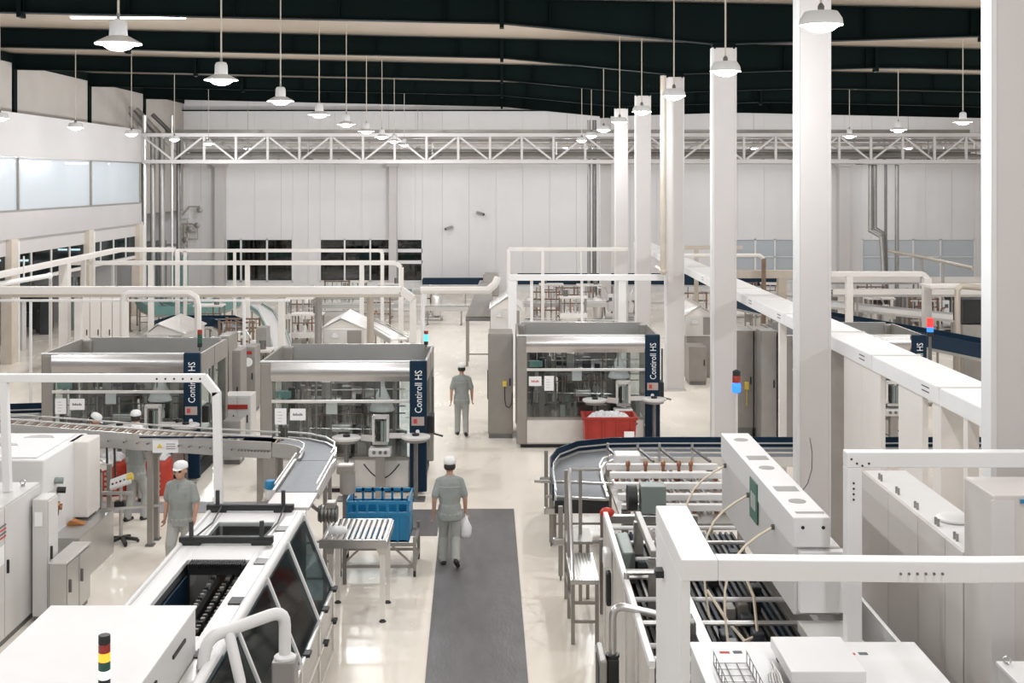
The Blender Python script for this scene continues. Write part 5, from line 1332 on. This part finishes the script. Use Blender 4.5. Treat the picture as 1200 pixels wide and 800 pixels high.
# guard frame of white box section, 3.7 m up
ZF = 3.70
r = thing('gantry_frame', 'white box-section guard frame with bolted corners over the machine', 'frame', (3, 9.5, 0))
f0 = (1.18, 8.18); 
build(MB().box(1.18, 1.42, 8.04, 9.38, ZF-.14, ZF), 'side_beam', 'white', r, bevel=.008)
build(MB().box(1.18, 1.42, 8.70, 8.705, ZF-.001, ZF+.001), 'joint', 'steel_taupe', r)
build(MB().bar((1.42,8.11,ZF-.07), (3.15,8.11,ZF-.085), .14, .14), 'front_beam', 'white', r, bevel=.008)
build(MB().bar((3.10,8.11,ZF-.085), (6.5,8.11,ZF-.05), .138, .138), 'front_beam', 'white', r, bevel=.008)
for k in range(6): build(MB().cyl((2.0+.055*(k)+.62,8.03,ZF-.09), (2.0+.055*k+.62,8.045,ZF-.09), .009, n=6), 'bolt', 'steel_dark', r)
build(MB().box(1.18, 1.24, 8.05, 9.36, 0, ZF-.14), 'side_plate', 'white', r, bevel=.004)
build(MB().box(1.12, 1.18, 8.9, 9.0, 3.3, 3.35), 'latch', 'black', r)
build(MB().box(3.16, 6.5, 11.2, 11.34, ZF-.14, ZF), 'back_beam', 'white', r, bevel=.008)
build(MB().box(3.16, 3.30, 11.2, 11.34, 0, ZF-.14), 'post', 'white', r, bevel=.008)
for (X, z) in ((3.2,ZF-.06),(3.25,ZF-.10),(3.3,ZF-.12),(3.36,ZF-.10),(3.22,ZF-.28),(3.22,ZF-.33),(3.22,ZF-.38),(3.22,ZF-.43)): build(MB().cyl((X,11.19,z), (X,11.205,z), .010, n=6), 'bolt', 'black', r)

# white cabinet with flat box in front
r = thing('terminal_cabinet', 'broad white cabinet top with wire basket under the guard frame', 'cabinet', (2.5, 9.3, 0))
build(MB().box(1.55, 3.38, 8.45, 10.05, 0, 2.38), 'body', 'white_grey', r, bevel=.01)
build(MB().box(1.54, 3.39, 8.44, 10.06, 2.38, 2.40), 'top', 'white', r, bevel=.004)
for (X, Y) in ((1.80,9.83), (2.80,9.80)):
    build(MB().box(X-.05, X+.03, Y-.02, Y+.02, 2.40, 2.402), 'print', 'ink_red', r)
    build(MB().box(X+.06, X+.13, Y-.02, Y+.03, 2.40, 2.403), 'mark', 'ink', r)
r = thing('flat_box', 'flat white junction box raised on blocks on the broad cabinet', 'box', (2.42, 9.4, 2.4))
build(MB().box(2.14, 2.70, 9.05, 9.75, 2.47, 2.56), 'lid', 'white', r, bevel=.008)
for (X, Y) in ((2.2,9.1),(2.6,9.1),(2.2,9.65),(2.6,9.65)): build(MB().box(X-.03, X+.03, Y-.03, Y+.03, 2.405, 2.47), 'block', 'black', r)
build(MB().box(2.3, 2.5, 9.1, 9.3, 2.405, 2.46), 'relay', 'white_grey', r, bevel=.01)
r = thing('wire_basket', 'open wire mesh cable basket lying on the broad cabinet', 'basket', (1.8, 9.2, 2.4))
for k in range(8):
    build(MB().tube([(1.66+.0,8.75+.12*k,2.50),(1.66,8.75+.12*k,2.41),(1.92,8.75+.12*k,2.41),(1.92,8.75+.12*k,2.50)], .004, 5), 'wire', 'steel_dark', r)
for X, z in ((1.66,2.5),(1.66,2.41),(1.75,2.41),(1.84,2.41),(1.92,2.41),(1.92,2.5)): build(MB().tube([(X,8.75,z),(X,9.6,z)], .004, 5), 'wire', 'steel_dark', r)
r = thing('cable_bundle', 'grey cables curving from the wire basket into the flat box', 'cable', (1.9, 9.0, 2.4))
for k in range(5):
    build(MB().tube([(1.96+.025*k,8.5,2.42),(1.97+.025*k,8.9,2.45),(2.02+.02*k,9.25,2.455),(2.10,9.40+.03*k,2.44)], .011, 6), 'cable', ('pipe_grey','white_grey','steel_taupe')[k%3], r, True)

# panelled machine on the far right
r = thing('panelled_machine', 'tall white panelled machine with bolts along its top edge', 'machine', (4.5, 12.3, 0))
PY2 = [11.15, 11.6, 12.35, 13.3, 14.3]
for a, b in zip(PY2[:-1], PY2[1:]):
    build(MB().box(4.20, 4.24, a+.006, b-.006, .05, 2.80), 'side_panel', 'panel', r, bevel=.004)
build(MB().box(4.24, 4.72, 11.15, 14.3, 2.74, 2.80), 'top_panel', 'white', r, bevel=.006)
build(MB().box(4.26, 4.70, 11.2, 14.25, 0, 2.74), 'core', 'panel', r)
for Y in (11.5, 12.0, 12.6, 13.2, 13.8):
    for d in (0, .07): build(MB().cyl((4.28,Y+d,2.80), (4.28,Y+d,2.87), .014, n=6), 'bolt', 'steel_taupe', r, True)
build(MB().lathe([(.16,2.80),(.18,2.81),(.18,2.83),(.15,2.85)], (4.52,12.2,0), 24), 'round_cover', 'white', r, True)
r = thing('tall_cabinet', 'tall pale cabinet with a blue edge strip before a white column', 'cabinet', (5.0, 11.05, 0))
build(MB().box(4.20, 5.9, 10.45, 11.12, 0, 3.50), 'body', 'panel', r, bevel=.012)
build(MB().box(4.18, 4.38, 10.44, 10.47, .02, 3.46), 'corner_strip', 'white_grey', r, bevel=.006)
build(MB().box(4.62, 4.635, 10.43, 10.45, .05, 3.4), 'seam', 'steel_taupe', r)
build(MB().bar((4.42,10.43,3.455), (5.9,10.43,3.485), .02, .03), 'edge_strip', 'blue_crate', r)
r = thing('lidded_box', 'small white lidded box with eye bolts beside the tall cabinet', 'box', (4.3, 9.2, 0))
build(MB().box(3.95, 4.9, 8.6, 9.75, 0, 2.33), 'body', 'white_grey', r, bevel=.01)
build(MB().box(3.94, 4.91, 8.59, 9.76, 2.33, 2.36), 'lid', 'white', r, bevel=.006)
for (X, Y) in ((4.0,9.68), (4.1,9.2)):
    ring = [(X+.03*math.cos(t), Y, 2.40+.03*math.sin(t)) for t in [k*math.pi/5 for k in range(11)]]
    build(MB().tube(ring, .008, 6), 'eye_bolt', 'steel', r, True)

# step platform with handrail by the gangway
r = thing('step_platform', 'ribbed aluminium step platform with a tube handrail', 'platform', (1.1, 17, 0))
build(MB().box(.92, 1.30, 16.3, 17.5, .80, .86), 'tread', 'steel', r, bevel=.005)
for k in range(9): build(MB().box(.94+k*.042, .955+k*.042, 16.3, 17.5, .86, .868), 'tread_rib', 'steel_light', r)
build(MB().box(.92, 1.30, 17.5, 18.2, .98, 1.02), 'tread', 'steel_taupe', r)
for (X, Y, z) in ((.95,16.33,.8),(1.27,16.33,.8),(.95,18.1,1.9),(1.27,18.1,1.0),(.95,17.3,1.95),(1.15,17.9,1.95)): build(MB().box(X-.025, X+.025, Y-.025, Y+.025, 0, z), 'leg', 'steel_taupe', r)
for z in (.30, .55): build(MB().bar((.95,16.33,z), (1.27,16.33,z), .025, .04), 'rung', 'steel_taupe', r)
build(MB().bar((.95,16.33,.4), (.95,18.1,.4), .03, .03), 'brace', 'steel_taupe', r)
build(MB().tube([(.95,16.33,.82),(.95,17.2,1.92),(.95,17.3,1.96),(1.0,17.9,1.96),(1.45,17.9,1.96)], .026, 8), 'handrail', 'steel', r, True)
build(MB().box(1.38, 1.42, 15.9, 15.95, .1, .5), 'warning_tape', 'yellow', r)

# beyond the columns: conveyors and carriers
conveyor([(9.2,47.0),(10.6,42.0),(12.6,36.5),(14.2,31.5)], 1.35, .7, 'navy guarded conveyor slanting under the portal frame', 'navy', .4, guard_side=(1,-1), belt='belt')
conveyor([(9.2,55),(13,48.5),(16.5,43.5),(18.6,38)], 1.25, .6, 'white railed conveyor farther out beyond the portal frame', 'white_grey', .16, guard_side=(1,-1), belt='steel_dark')
conveyor([(13.5,55.6),(22,55.6)], 1.6, .6, 'high pale conveyor before the far end windows', 'white_warm', .25, guard_side=(-1,))
conveyor([(12.5,46.5),(20,46.5)], 1.9, .5, 'raised cream conveyor with dark carriers', 'white_warm', .2, guard_side=(-1,))
for i in range(7):
    X = 13.4 + i*1.05
    solo(MB().box(X, X+.6, 51.0, 51.6, 0, 1.5).box(X+.1, X+.5, 50.95, 51.0, .5, 1.4).box(X-.03, X+.63, 50.97, 51.63, 1.5, 1.56), 'machine_module', ('steel_dark','pipe_grey','black')[i%3], 'dark machine module in the row under the raised cream conveyor', 'machine', 'dark modules beyond the columns')
r = thing('guard_rail', 'brown pipe rail sloping down beyond the elbowed pipes', 'railing', at(1040, 295, 54))
build(MB().tube([at(1042,294,56), at(1090,303,52), at(1140,314,48)], .07, 8), 'rail', 'pipe_tan', r, True)
for x, y, Y in ((1080,301,53), (1105,306,51)): 
    p = at(x, y, Y); build(MB().cyl(p, (p.x,p.y,0), .06, n=8), 'post', 'pipe_grey', r, True)
p = at(1122, 345, 36.5); r = thing('machine_guard', 'dark framed machine guard with a bent tube edge', 'machine', (p.x, p.y, 0))
build(MB().tube([(p.x,p.y,0),(p.x,p.y,2.9),(p.x+.12,p.y,3.02),(p.x+1.5,p.y,2.9)], .09, 8), 'bent_tube', 'pipe_tan', r, True)
build(MB().box(p.x+.2, p.x+1.6, p.y+.1, p.y+.9, 1.9, 2.6), 'window', 'black', r)
build(MB().box(p.x+.2, p.x+1.6, p.y+.1, p.y+.9, 0, 1.85), 'base', 'pipe_grey', r)
build(MB().box(p.x-.8, p.x+1.7, p.y+.05, p.y+1.0, 2.95, 3.02), 'roof', 'white_warm', r)
# ================================================================== PEOPLE
def ellipse_loft(rings, n=16):
    'rings: (centre, rx, ry, rotation about z)'
    mb = MB(); vs = []
    for c, rx, ry, a in rings:
        for j in range(n):
            t = 2*math.pi*j/n; x, y = rx*math.cos(t), ry*math.sin(t)
            vs.append((c[0]+x*math.cos(a)-y*math.sin(a), c[1]+x*math.sin(a)+y*math.cos(a), c[2]))
    fs = []
    m = len(rings)
    for i in range(m-1):
        for j in range(n):
            k = (j+1) % n; fs.append((i*n+j, i*n+k, (i+1)*n+k, (i+1)*n+j))
    fs.append(tuple(range(n-1,-1,-1))); fs.append(tuple((m-1)*n+j for j in range(n)))
    mb.add(vs, fs); return mb
def capsule(p, q, r0, r1, n=12):
    p, q = Vector(p), Vector(q); d = (q-p).normalized()
    pts = [p-d*r0*.95, p-d*r0*.7, p-d*r0*.3, p, p.lerp(q,.5), q, q+d*r1*.3, q+d*r1*.7, q+d*r1*.95]
    rs = [r0*.3, r0*.72, r0*.95, r0, (r0+r1)/2, r1, r1*.95, r1*.72, r1*.3]
    return MB().tube(pts, rs, n)
def person(label, loc, rz, pose, glasses=False, lean=0.0, bag=False, cap_rot=0.0):
    'pose: dict of joints for both arms and legs, in body space: x right, y forward, z up, 1.70 m tall'
    r = thing('person', label, 'person', loc)
    P = []        # (mesh, material)
    J = pose
    def L(v):     # lean the upper body forward about the hips
        v = Vector(v)
        if lean and v.z > .92:
            d = v - Vector((0,0,.92)); a = lean*min(1, (v.z-.92)/.15)
            return Vector((v.x, d.y*math.cos(a)+d.z*math.sin(a), .92 + d.z*math.cos(a)-d.y*math.sin(a)))
        return v
    tor = [((0,0,.86),.155,.115,0),((0,0,.92),.175,.128,0),((0,-.0,1.02),.165,.118,0),((0,.005,1.14),.182,.128,0),((0,.0,1.27),.192,.128,0),((0,-.005,1.36),.185,.115,0),((0,-.01,1.42),.15,.09,0),((0,-.005,1.455),.085,.07,0)]
    tm = ellipse_loft([(c,a,b,w) for c,a,b,w in tor]); tm.v = [tuple(L(v)) for v in tm.v]
    P.append((tm, 'shirt'))
    hem = ellipse_loft([((0,0,.76),.20,.150,0),((0,0,.88),.195,.145,0),((0,0,1.0),.180,.130,0)]); P.append((hem, 'shirt'))
    P.append((ellipse_loft([((0,0,.76),.155,.12,0),((0,0,.84),.165,.122,0),((0,0,.9),.16,.12,0)]), 'trousers'))
    P.append((capsule(L((0,-.005,1.42)), L((0,.012,1.53)), .056, .053), 'skin'))
    # head: skull, jaw, nose, ears
    def sk(c, rad, sc): 
        m = MB().sphere((0,0,0), rad, 18, 12, sc); m.v = [tuple(L(Vector(v)+Vector(c))) for v in m.v]; return m
    P.append((sk((0,.012,1.625), .108, (.80,.95,1.02)), 'skin'))
    P.append((sk((0,.045,1.555), .066, (.92,.95,1.0)), 'skin'))
    P.append((sk((0,.120,1.600), .019, (.8,1.0,1.5)), 'skin'))
    for s in (-1, 1): P.append((sk((s*.086,.005,1.605), .024, (.5,.9,1.4)), 'skin'))
    P.append((sk((0,.100,1.556), .016, (1.6,.7,.5)), 'skin'))
    for s, k in ((-1,'l'), (1,'r')):
        sh = L((s*.175,-.005,1.375)); el = Vector(J['el_'+k]); wr = Vector(J['wr_'+k]); 
        if lean: el = L(el) if J.get('leanarms',1) else el; wr = L(wr) if J.get('leanarms',1) else wr
        P.append((capsule(sh, sh.lerp(el,.78), .057, .066), 'shirt')); P.append((capsule(L((s*.05,-.008,1.43)), L((s*.15,-.006,1.39)), .045, .055), 'shirt'))
        P.append((capsule(sh.lerp(el,.6), el, .048, .042), 'skin'))
        P.append((capsule(el, wr, .041, .028), 'skin'))
        # hand: palm, four fingers of unequal length with a bend, thumb from the side of the palm
        d = (wr-el).normalized(); pc = wr + d*.05
        side = Vector((0,1,0)); side = (side - d*side.dot(d)).normalized(); nrm = d.cross(side).normalized()*(-s)
        for o in (-.024, 0, .024): P.append((capsule(wr+side*o*.5, wr+d*.085+side*o, .017, .015, 8), 'skin'))
        cl = J.get('curl_'+k, .35)
        for o, ln in ((-.031,.052),(-.011,.066),(.011,.070),(.031,.062)):
            b0 = wr + d*.088 + side*o; m1 = b0 + (d*math.cos(cl) - nrm*math.sin(cl))*ln*.55; m2 = m1 + (d*math.cos(cl*2.4) - nrm*math.sin(cl*2.4))*ln*.55
            P.append((capsule(b0, m1, .0095, .009, 8), 'skin')); P.append((capsule(m1, m2, .009, .0075, 8), 'skin'))
        t0 = wr + d*.03 + side*.026; t1 = t0 + (d*.6 + side*.75 - nrm*.25).normalized()*.04; t2 = t1 + (d*.9 + side*.1 - nrm*.4).normalized()*.03
        P.append((capsule(t0, t1, .012, .0105, 8), 'skin')); P.append((capsule(t1, t2, .0105, .009, 8), 'skin'))
        # leg
        hp = Vector((s*.085,0,.86)); kn = Vector(J['kn_'+k]); an = Vector(J['an_'+k]); toe = Vector(J['toe_'+k])
        P.append((capsule(hp, kn, .102, .078), 'trousers')); P.append((capsule(kn, an+(kn-an).normalized()*.02, .077, .070), 'trousers'))
        P.append((capsule(an+(kn-an).normalized()*.04, an, .074, .072), 'trousers'))
        heel = an + (an-toe).normalized()*.03; fd = (toe-an)
        up = (kn-an).normalized(); base = an - up*.055
        P.append((capsule(base-fd.normalized()*.045, base+fd*.9, .042, .040), 'shoe'))
        P.append((capsule(an, base, .048, .046), 'shoe'))
    # one continuous surface
    vs, fs, own = [], [], []; names = ['shirt','trousers','skin','shoe']; cents = []
    for m, mt in P:
        n = len(vs); vs += m.v; fs += [tuple(i+n for i in f) for f in m.f]
    me0 = bpy.data.meshes.new('body_src'); me0.from_pydata(vs, [], fs)
    bm = bmesh.new(); bm.from_mesh(me0); bmesh.ops.recalc_face_normals(bm, faces=bm.faces); bm.to_mesh(me0); bm.free()
    ob = bpy.data.objects.new('body_src', me0); COL.objects.link(ob)
    rm = ob.modifiers.new('r', 'REMESH'); rm.mode = 'VOXEL'; rm.voxel_size = .0115
    sm = ob.modifiers.new('s', 'SMOOTH'); sm.iterations = 3; sm.factor = .5
    dg = bpy.context.evaluated_depsgraph_get(); me = bpy.data.meshes.new_from_object(ob.evaluated_get(dg)); me.name = 'body'
    bpy.data.objects.remove(ob)
    # colour each face after the nearest source piece
    from mathutils.kdtree import KDTree
    idx = []; 
    for m, mt in P:
        for f in m.f:
            if len(f) > 6: continue
            a = [Vector(m.v[i]) for i in f]; c = sum(a, Vector())/len(a); idx.append((c, names.index(mt)))
            if len(a) == 4:
                for t in (.25, .75): 
                    idx.append((a[0].lerp(a[3], .5).lerp(a[1].lerp(a[2], .5), t), names.index(mt)))
                    idx.append((a[0].lerp(a[1], .5).lerp(a[3].lerp(a[2], .5), t), names.index(mt)))
    kd = KDTree(len(idx))
    for i, (c, k) in enumerate(idx): kd.insert(c, i)
    kd.balance()
    me.materials.clear()
    for n in names: me.materials.append(MAT[n])
    for p in me.polygons:
        p.material_index = idx[kd.find(p.center)[1]][1]; p.use_smooth = True
    body = bpy.data.objects.new('body', me); COL.objects.link(body); body.parent = r
    # hair and cap
    hb = MB().sphere((0,0,0), .1, 18, 12, (.81,.98,.95)); hb.v = [tuple(L(Vector((v[0], min(v[1],.055), v[2])) + Vector((0,.002,1.618)))) for v in hb.v if True]
    hb.v = [v for v in hb.v]
    hb2 = MB().lathe([(.080,1.565),(.090,1.59),(.092,1.63),(.075,1.68)], (0,0,0), 16); hb2.v = [tuple(L(Vector((v[0], min(v[1]*1.12,.03)-.004, v[2])))) for v in hb2.v]
    build_local(hb2, 'hair', 'hair', r, True)
    cp = MB().lathe([(.095,1.655),(.101,1.67),(.101,1.70),(.088,1.738),(.055,1.760),(.01,1.766)], (0,0,0), 20)
    cp.v = [tuple(L(Vector((v[0], v[1]*1.14+.006, v[2])))) for v in cp.v]
    c = build_local(cp, 'cap', 'cap_white', r, True)
    pk = MB().prism([(-.075,.07),(-.07,.12),(-.04,.158),(0,.172),(.04,.160),(.07,.12),(.075,.07)], 'z', 1.660, 1.670)
    pk.v = [tuple(L(Vector((v[0], v[1], v[2]-(v[1]-.07)*.22)))) for v in pk.v]
    build_local(pk, 'peak', 'cap_white', c)
    # shirt details: collar, pockets, waistband line
    col = MB().lathe([(.078,1.435),(.082,1.45),(.074,1.475),(.066,1.47)], (0,0,0), 16); col.v = [tuple(L(Vector((v[0]*1.02, v[1]*.92-.002, v[2])))) for v in col.v]
    build_local(col, 'collar', 'shirt', r, True)
    if glasses:
        for s in (-1, 1):
            g = MB().lathe([(.020,0),(.026,0),(.026,.004),(.020,.004)], (s*.035,.108,1.628), 12, 'y'); g.v = [tuple(L(v)) for v in g.v]; build_local(g, 'glasses', 'black', r)
            e = MB().sphere((s*.035,.098,1.626), .012, 8, 6); build_local(e, 'eye', 'hair', r, True)
        for s in (-1, 1): build_local(MB().box(s*.08-.045, s*.08+.045, .112, .118, 1.18, 1.28), 'pocket', 'shirt', r)
        build_local(MB().box(-.012, .012, .115, .125, .84, 1.42), 'placket', 'shirt', r)
    r.rotation_euler[2] = rz
    build_local(MB().tube([tuple(L((-.165+.033*i, -.128*math.sqrt(max(.05,1-((-.165+.033*i)/.2)**2)), 1.30))) for i in range(11)], .006, 6), 'yoke_seam', 'shirt_seam', r)
    if bag:
        w = Matrix.Translation(r.location) @ Matrix.Rotation(rz, 4, 'Z') @ Vector(J['wr_r'])
        b = thing('carrier_bag', 'white plastic carrier bag held in the walking worker\'s hand', 'bag', (w.x, w.y, w.z-.42))
        mb = MB().lathe([(.02,.0),(.10,.01),(.13,.08),(.125,.18),(.08,.28),(.03,.34),(.02,.36)], (0,0,0), 14)
        mb.v = [(v[0]*.75+.01*math.sin(v[2]*40), v[1]*.9+.012*math.cos(v[2]*33+v[0]*30), v[2]) for v in mb.v]
        build_local(mb, 'sack', 'bag', b, True)
        build_local(MB().tube([(0,-.01,.34),(.0,-.02,.38),(0,0,.42),(0,.02,.38),(0,.01,.34)], .008, 6), 'handle', 'bag', b)
    return r
def pose(stride=.0, lift=.0, arm=.0, lead=1, arms=None):
    'walking pose; body space x right (person\'s own right), y forward'
    J = {}
    for s, k in ((-1,'l'), (1,'r')):
        f = lead*s
        kn = Vector((s*.095, .06+.20*stride*f, .47)); an = Vector((s*.10, .30*stride*f-.02, .085))
        if f < 0 and lift: kn = Vector((s*.095, .04, .47)); an = Vector((s*.10, -.30*stride-.04, .085+lift))
        dz = -.10*lift/.12 if (f < 0 and lift) else 0
        J['kn_'+k] = kn; J['an_'+k] = an; J['toe_'+k] = an + Vector((s*.03, .17, -.02 + dz))
        J['el_'+k] = Vector((s*.245, -.03-.10*arm*f, 1.10)); J['wr_'+k] = Vector((s*.255, .05-.20*arm*f, .85))
    if arms: J.update({a: Vector(b) if isinstance(b, tuple) else b for a, b in arms.items()})
    return J
pi = math.pi
# far walker, seen from behind
p = on(541, 510); person('worker in grey seen from behind, walking away beside a labeller', p, .05, pose(.45, .03, .4, -1))
# near walker with bag; body faces away (+Y)
p = on(527, 664); person('worker in grey walking away on the mat with a white bag', p, .06, pose(.55, .10, .25, -1, {'curl_r': .9}), bag=True)
# worker facing the camera
p = Vector((wx(212, 19.3), 19.3, 0)); person('worker in grey with cap and glasses, facing the white cabinet', p, pi-.2, pose(.35, .0, .35, 1), glasses=True).scale = (1.1, 1.1, 1.0)
# worker with his back turned behind the raised conveyor
p = on(160, 609); person('worker in grey standing with arms folded forward behind the raised conveyor', p, -.5, pose(.35, .0, .1, 1, {'el_l':(-.25,.05,1.12),'wr_l':(-.12,.24,1.08),'el_r':(.25,.05,1.12),'wr_r':(.12,.24,1.10)}))
# two workers close to the labeller with red bins
p = Vector((wx(159, 23.55), 23.55, 0)); person('capped worker seen from behind facing the labeller with red bins', p, .1, pose(.1, .0, .1, 1, {'el_l':(-.25,.08,1.12),'wr_l':(-.12,.3,1.05),'el_r':(.25,.08,1.12),'wr_r':(.12,.3,1.05)}))
p = Vector((wx(88, 23.8), 23.8, 0)); person('capped worker bending forward along the labeller with red bins', p, -pi/2+.1, pose(.15, .0, .1, 1, {'el_l':(-.22,.1,1.15),'wr_l':(-.15,.25,1.0),'el_r':(.22,.1,1.15),'wr_r':(.15,.25,1.0)}), lean=.55)
# ================================================================== PROCESS UNITS IN THE FAR HALL
def unit_a():
    r = thing('pump_skid', '', 'machine')
    for sx in (-1,1): build(MB().box(sx*.42-.04, sx*.42+.04, -.35, .35, 0, .12), 'skid_rail', 'steel_taupe', r)
    build(MB().box(-.46,.46,-.35,.35,.12,.16), 'deck', 'steel', r)
    build(MB().lathe([(.06,.16),(.2,.2),(.24,.3),(.24,.95),(.2,1.08),(.08,1.14),(.08,1.2)], (-.2,.05,0), 16), 'tank', 'steel_light', r, True)
    build(MB().cyl((.1,-.1,.32), (.42,-.1,.32), .12, n=12), 'motor', 'white_grey', r, True)
    build(MB().tube([(.1,-.1,.32),(.05,-.1,.8),(.1,-.1,.95),(.4,.2,.95),(.42,.2,.2)], .035, 8), 'pipe', 'brownish', r, True)
    build(MB().box(.22,.46,.05,.2,.5,1.25), 'control_box', 'white', r, bevel=.01)
    build(MB().box(.27,.41,.04,.05,.95,1.1), 'display', 'ink', r)
    build(MB().tube([(-.2,.05,1.2),(-.2,.05,1.5),(.1,.05,1.55),(.3,.1,1.2)], .03, 8), 'pipe', 'steel', r, True)
    return r
def unit_b():
    r = thing('transfer_module', '', 'machine')
    for sx in (-1,1):
        for sy in (-1,1): build(MB().box(sx*.5-.03, sx*.5+.03, sy*.3-.03, sy*.3+.03, 0, 1.45), 'leg', 'steel_taupe', r)
    build(MB().box(-.55,.55,-.34,.34,.62,.82), 'bed', 'steel_light', r, bevel=.01)
    build(MB().box(-.55,.55,-.34,.34,1.40,1.47), 'canopy', 'white_warm', r, bevel=.01)
    for k in range(6): build(MB().lathe([(.03,.82),(.035,.86),(.035,1.0),(.013,1.08),(.013,1.12)], (-.42+.17*k,-.12,0), 8), 'bottle', ('bottle','plate_pink')[k%2], r, True)
    for k in range(4): build(MB().cyl((-.36+.24*k,.1,.82), (-.36+.24*k,.1,1.4), .025, n=8), 'spindle', ('brownish','steel','copper','steel_dark')[k], r, True)
    build(MB().cyl((.3,-.1,1.47), (.3,-.1,1.72), .10, n=12), 'motor', 'steel_dark', r, True)
    build(MB().box(-.45,-.2,-.37,-.34,.2,.58), 'service_door', 'pipe_grey', r)
    build(MB().bar((-.5,-.36,1.15),(.5,-.36,1.15), .02,.04), 'guard_bar', 'brownish', r)
    return r
def unit_c():
    r = thing('valve_manifold', '', 'machine')
    for sx in (-1,1): build(MB().box(sx*.55-.03, sx*.55+.03, -.05, .05, 0, 1.6), 'upright', 'brownish', r)
    for z in (.35,.8,1.25,1.55): build(MB().cyl((-.6,0,z), (.6,0,z), .03, n=8), 'header', ('brownish','steel','pipe_tan','brownish')[int(z*10)%4], r, True)
    for k in range(5):
        X = -.42+.21*k; build(MB().cyl((X,-.06,.3), (X,-.06,1.55), .02, n=8), 'branch', ('steel','brownish')[k%2], r, True)
        build(MB().lathe([(.03,-.09),(.055,-.06),(.055,0),(.03,.02)], (X,-.1,.55+.18*(k%4)), 10, 'y'), 'valve', ('white','white_grey','copper')[k%3], r, True)
    build(MB().box(-.62,.62,-.2,.2,0,.05), 'foot_plate', 'steel_taupe', r)
    return r
protos = [unit_a(), unit_b(), unit_c()]
used = [False]*3
areas = [
 ('standing between two labelling machines', [(311,447,0),(296,470,1),(322,428,2),(309,415,1),(340,413,0),(290,424,2)]),
 ('standing behind the gabled steel hood', [(352,391,1),(362,378,0),(441,391,2),(446,372,1),(392,370,2),(472,378,0),(416,366,1)]),
 ('standing beyond the red-tub labeller', [(627,378,0),(646,370,1),(663,380,2),(690,371,1),(708,381,0),(640,386,2),(676,388,1),(742,379,0)]),
 ('standing under the long box tray beyond the columns', [(812,388,2),(880,383,1),(904,380,0),(872,372,2),(920,370,1)]),
 ('standing near the white locker cabinets', [(158,387,2),(226,391,1),(243,388,0),(240,402,1)]),
 ('standing beyond the portal frame', [(1005,398,0),(1030,392,1),(1052,402,2),(1075,395,1),(1020,378,2),(1100,388,0),(1120,400,1),(1062,380,0)]),
]
noun = ['pump skid with a small steel tank', 'open transfer module with bottles', 'brown pipe valve manifold']
# keep clear of everything that already stands on the floor
bpy.context.view_layer.update()
solid = []
for o in list(COL.objects):
    if o.type != 'MESH' or o.name.startswith(('floor','ceiling','wall','belt','side_rail','guide_rail','guard','panel','backing')): continue
    if any(o.parent is q for q in protos): continue
    c = [o.matrix_world @ Vector(v) for v in o.bound_box]
    if min(v.z for v in c) > 1.75 or max(v.z for v in c) < .02: continue
    x0, x1, y0, y1 = min(v.x for v in c), max(v.x for v in c), min(v.y for v in c), max(v.y for v in c)
    if y1 < 29 or (x1-x0) > 8 or (y1-y0) > 8: continue
    solid.append((x0, x1, y0, y1))
def seg_d(p, a, b):
    ab = (b[0]-a[0], b[1]-a[1]); t = max(0, min(1, ((p[0]-a[0])*ab[0]+(p[1]-a[1])*ab[1])/(ab[0]**2+ab[1]**2+1e-9)))
    return math.hypot(p[0]-a[0]-ab[0]*t, p[1]-a[1]-ab[1]*t)
def free(x, y, hx=.66, hy=.44):
    if any(x-hx < b and x+hx > a and y-hy < d and y+hy > c for a, b, c, d in solid): return False
    for path, hw in OBST:
        for a, b in zip(path[:-1], path[1:]):
            if min(seg_d((x+i*hx, y+j*hy), a, b) for i in (-1,-.5,0,.5,1) for j in (-1,0,1)) < hw: return False
    return True
for where, spots in areas:
    for (x, y, k) in spots:
        p = on(x, y); ok = False
        for rad in [0] + [.25*q for q in range(1, 14)]:
            for a in range(12):
                X, Y = p.x + .7*rad*math.cos(a*math.pi/6), p.y + rad*math.sin(a*math.pi/6)
                if free(X, Y): ok = True; break
            if ok: break
        if not ok: continue
        solid.append((X-.64, X+.64, Y-.42, Y+.42))
        lab = '%s %s' % (noun[k], where)
        if not used[k]: o = protos[k]; used[k] = True
        else: o = copy_tree(protos[k])
        o.location = (X, Y, 0); o.rotation_euler[2] = (0, math.pi, 0)[(int(x)) % 3]
        o['label'] = lab; o['group'] = noun[k] + ' ' + where
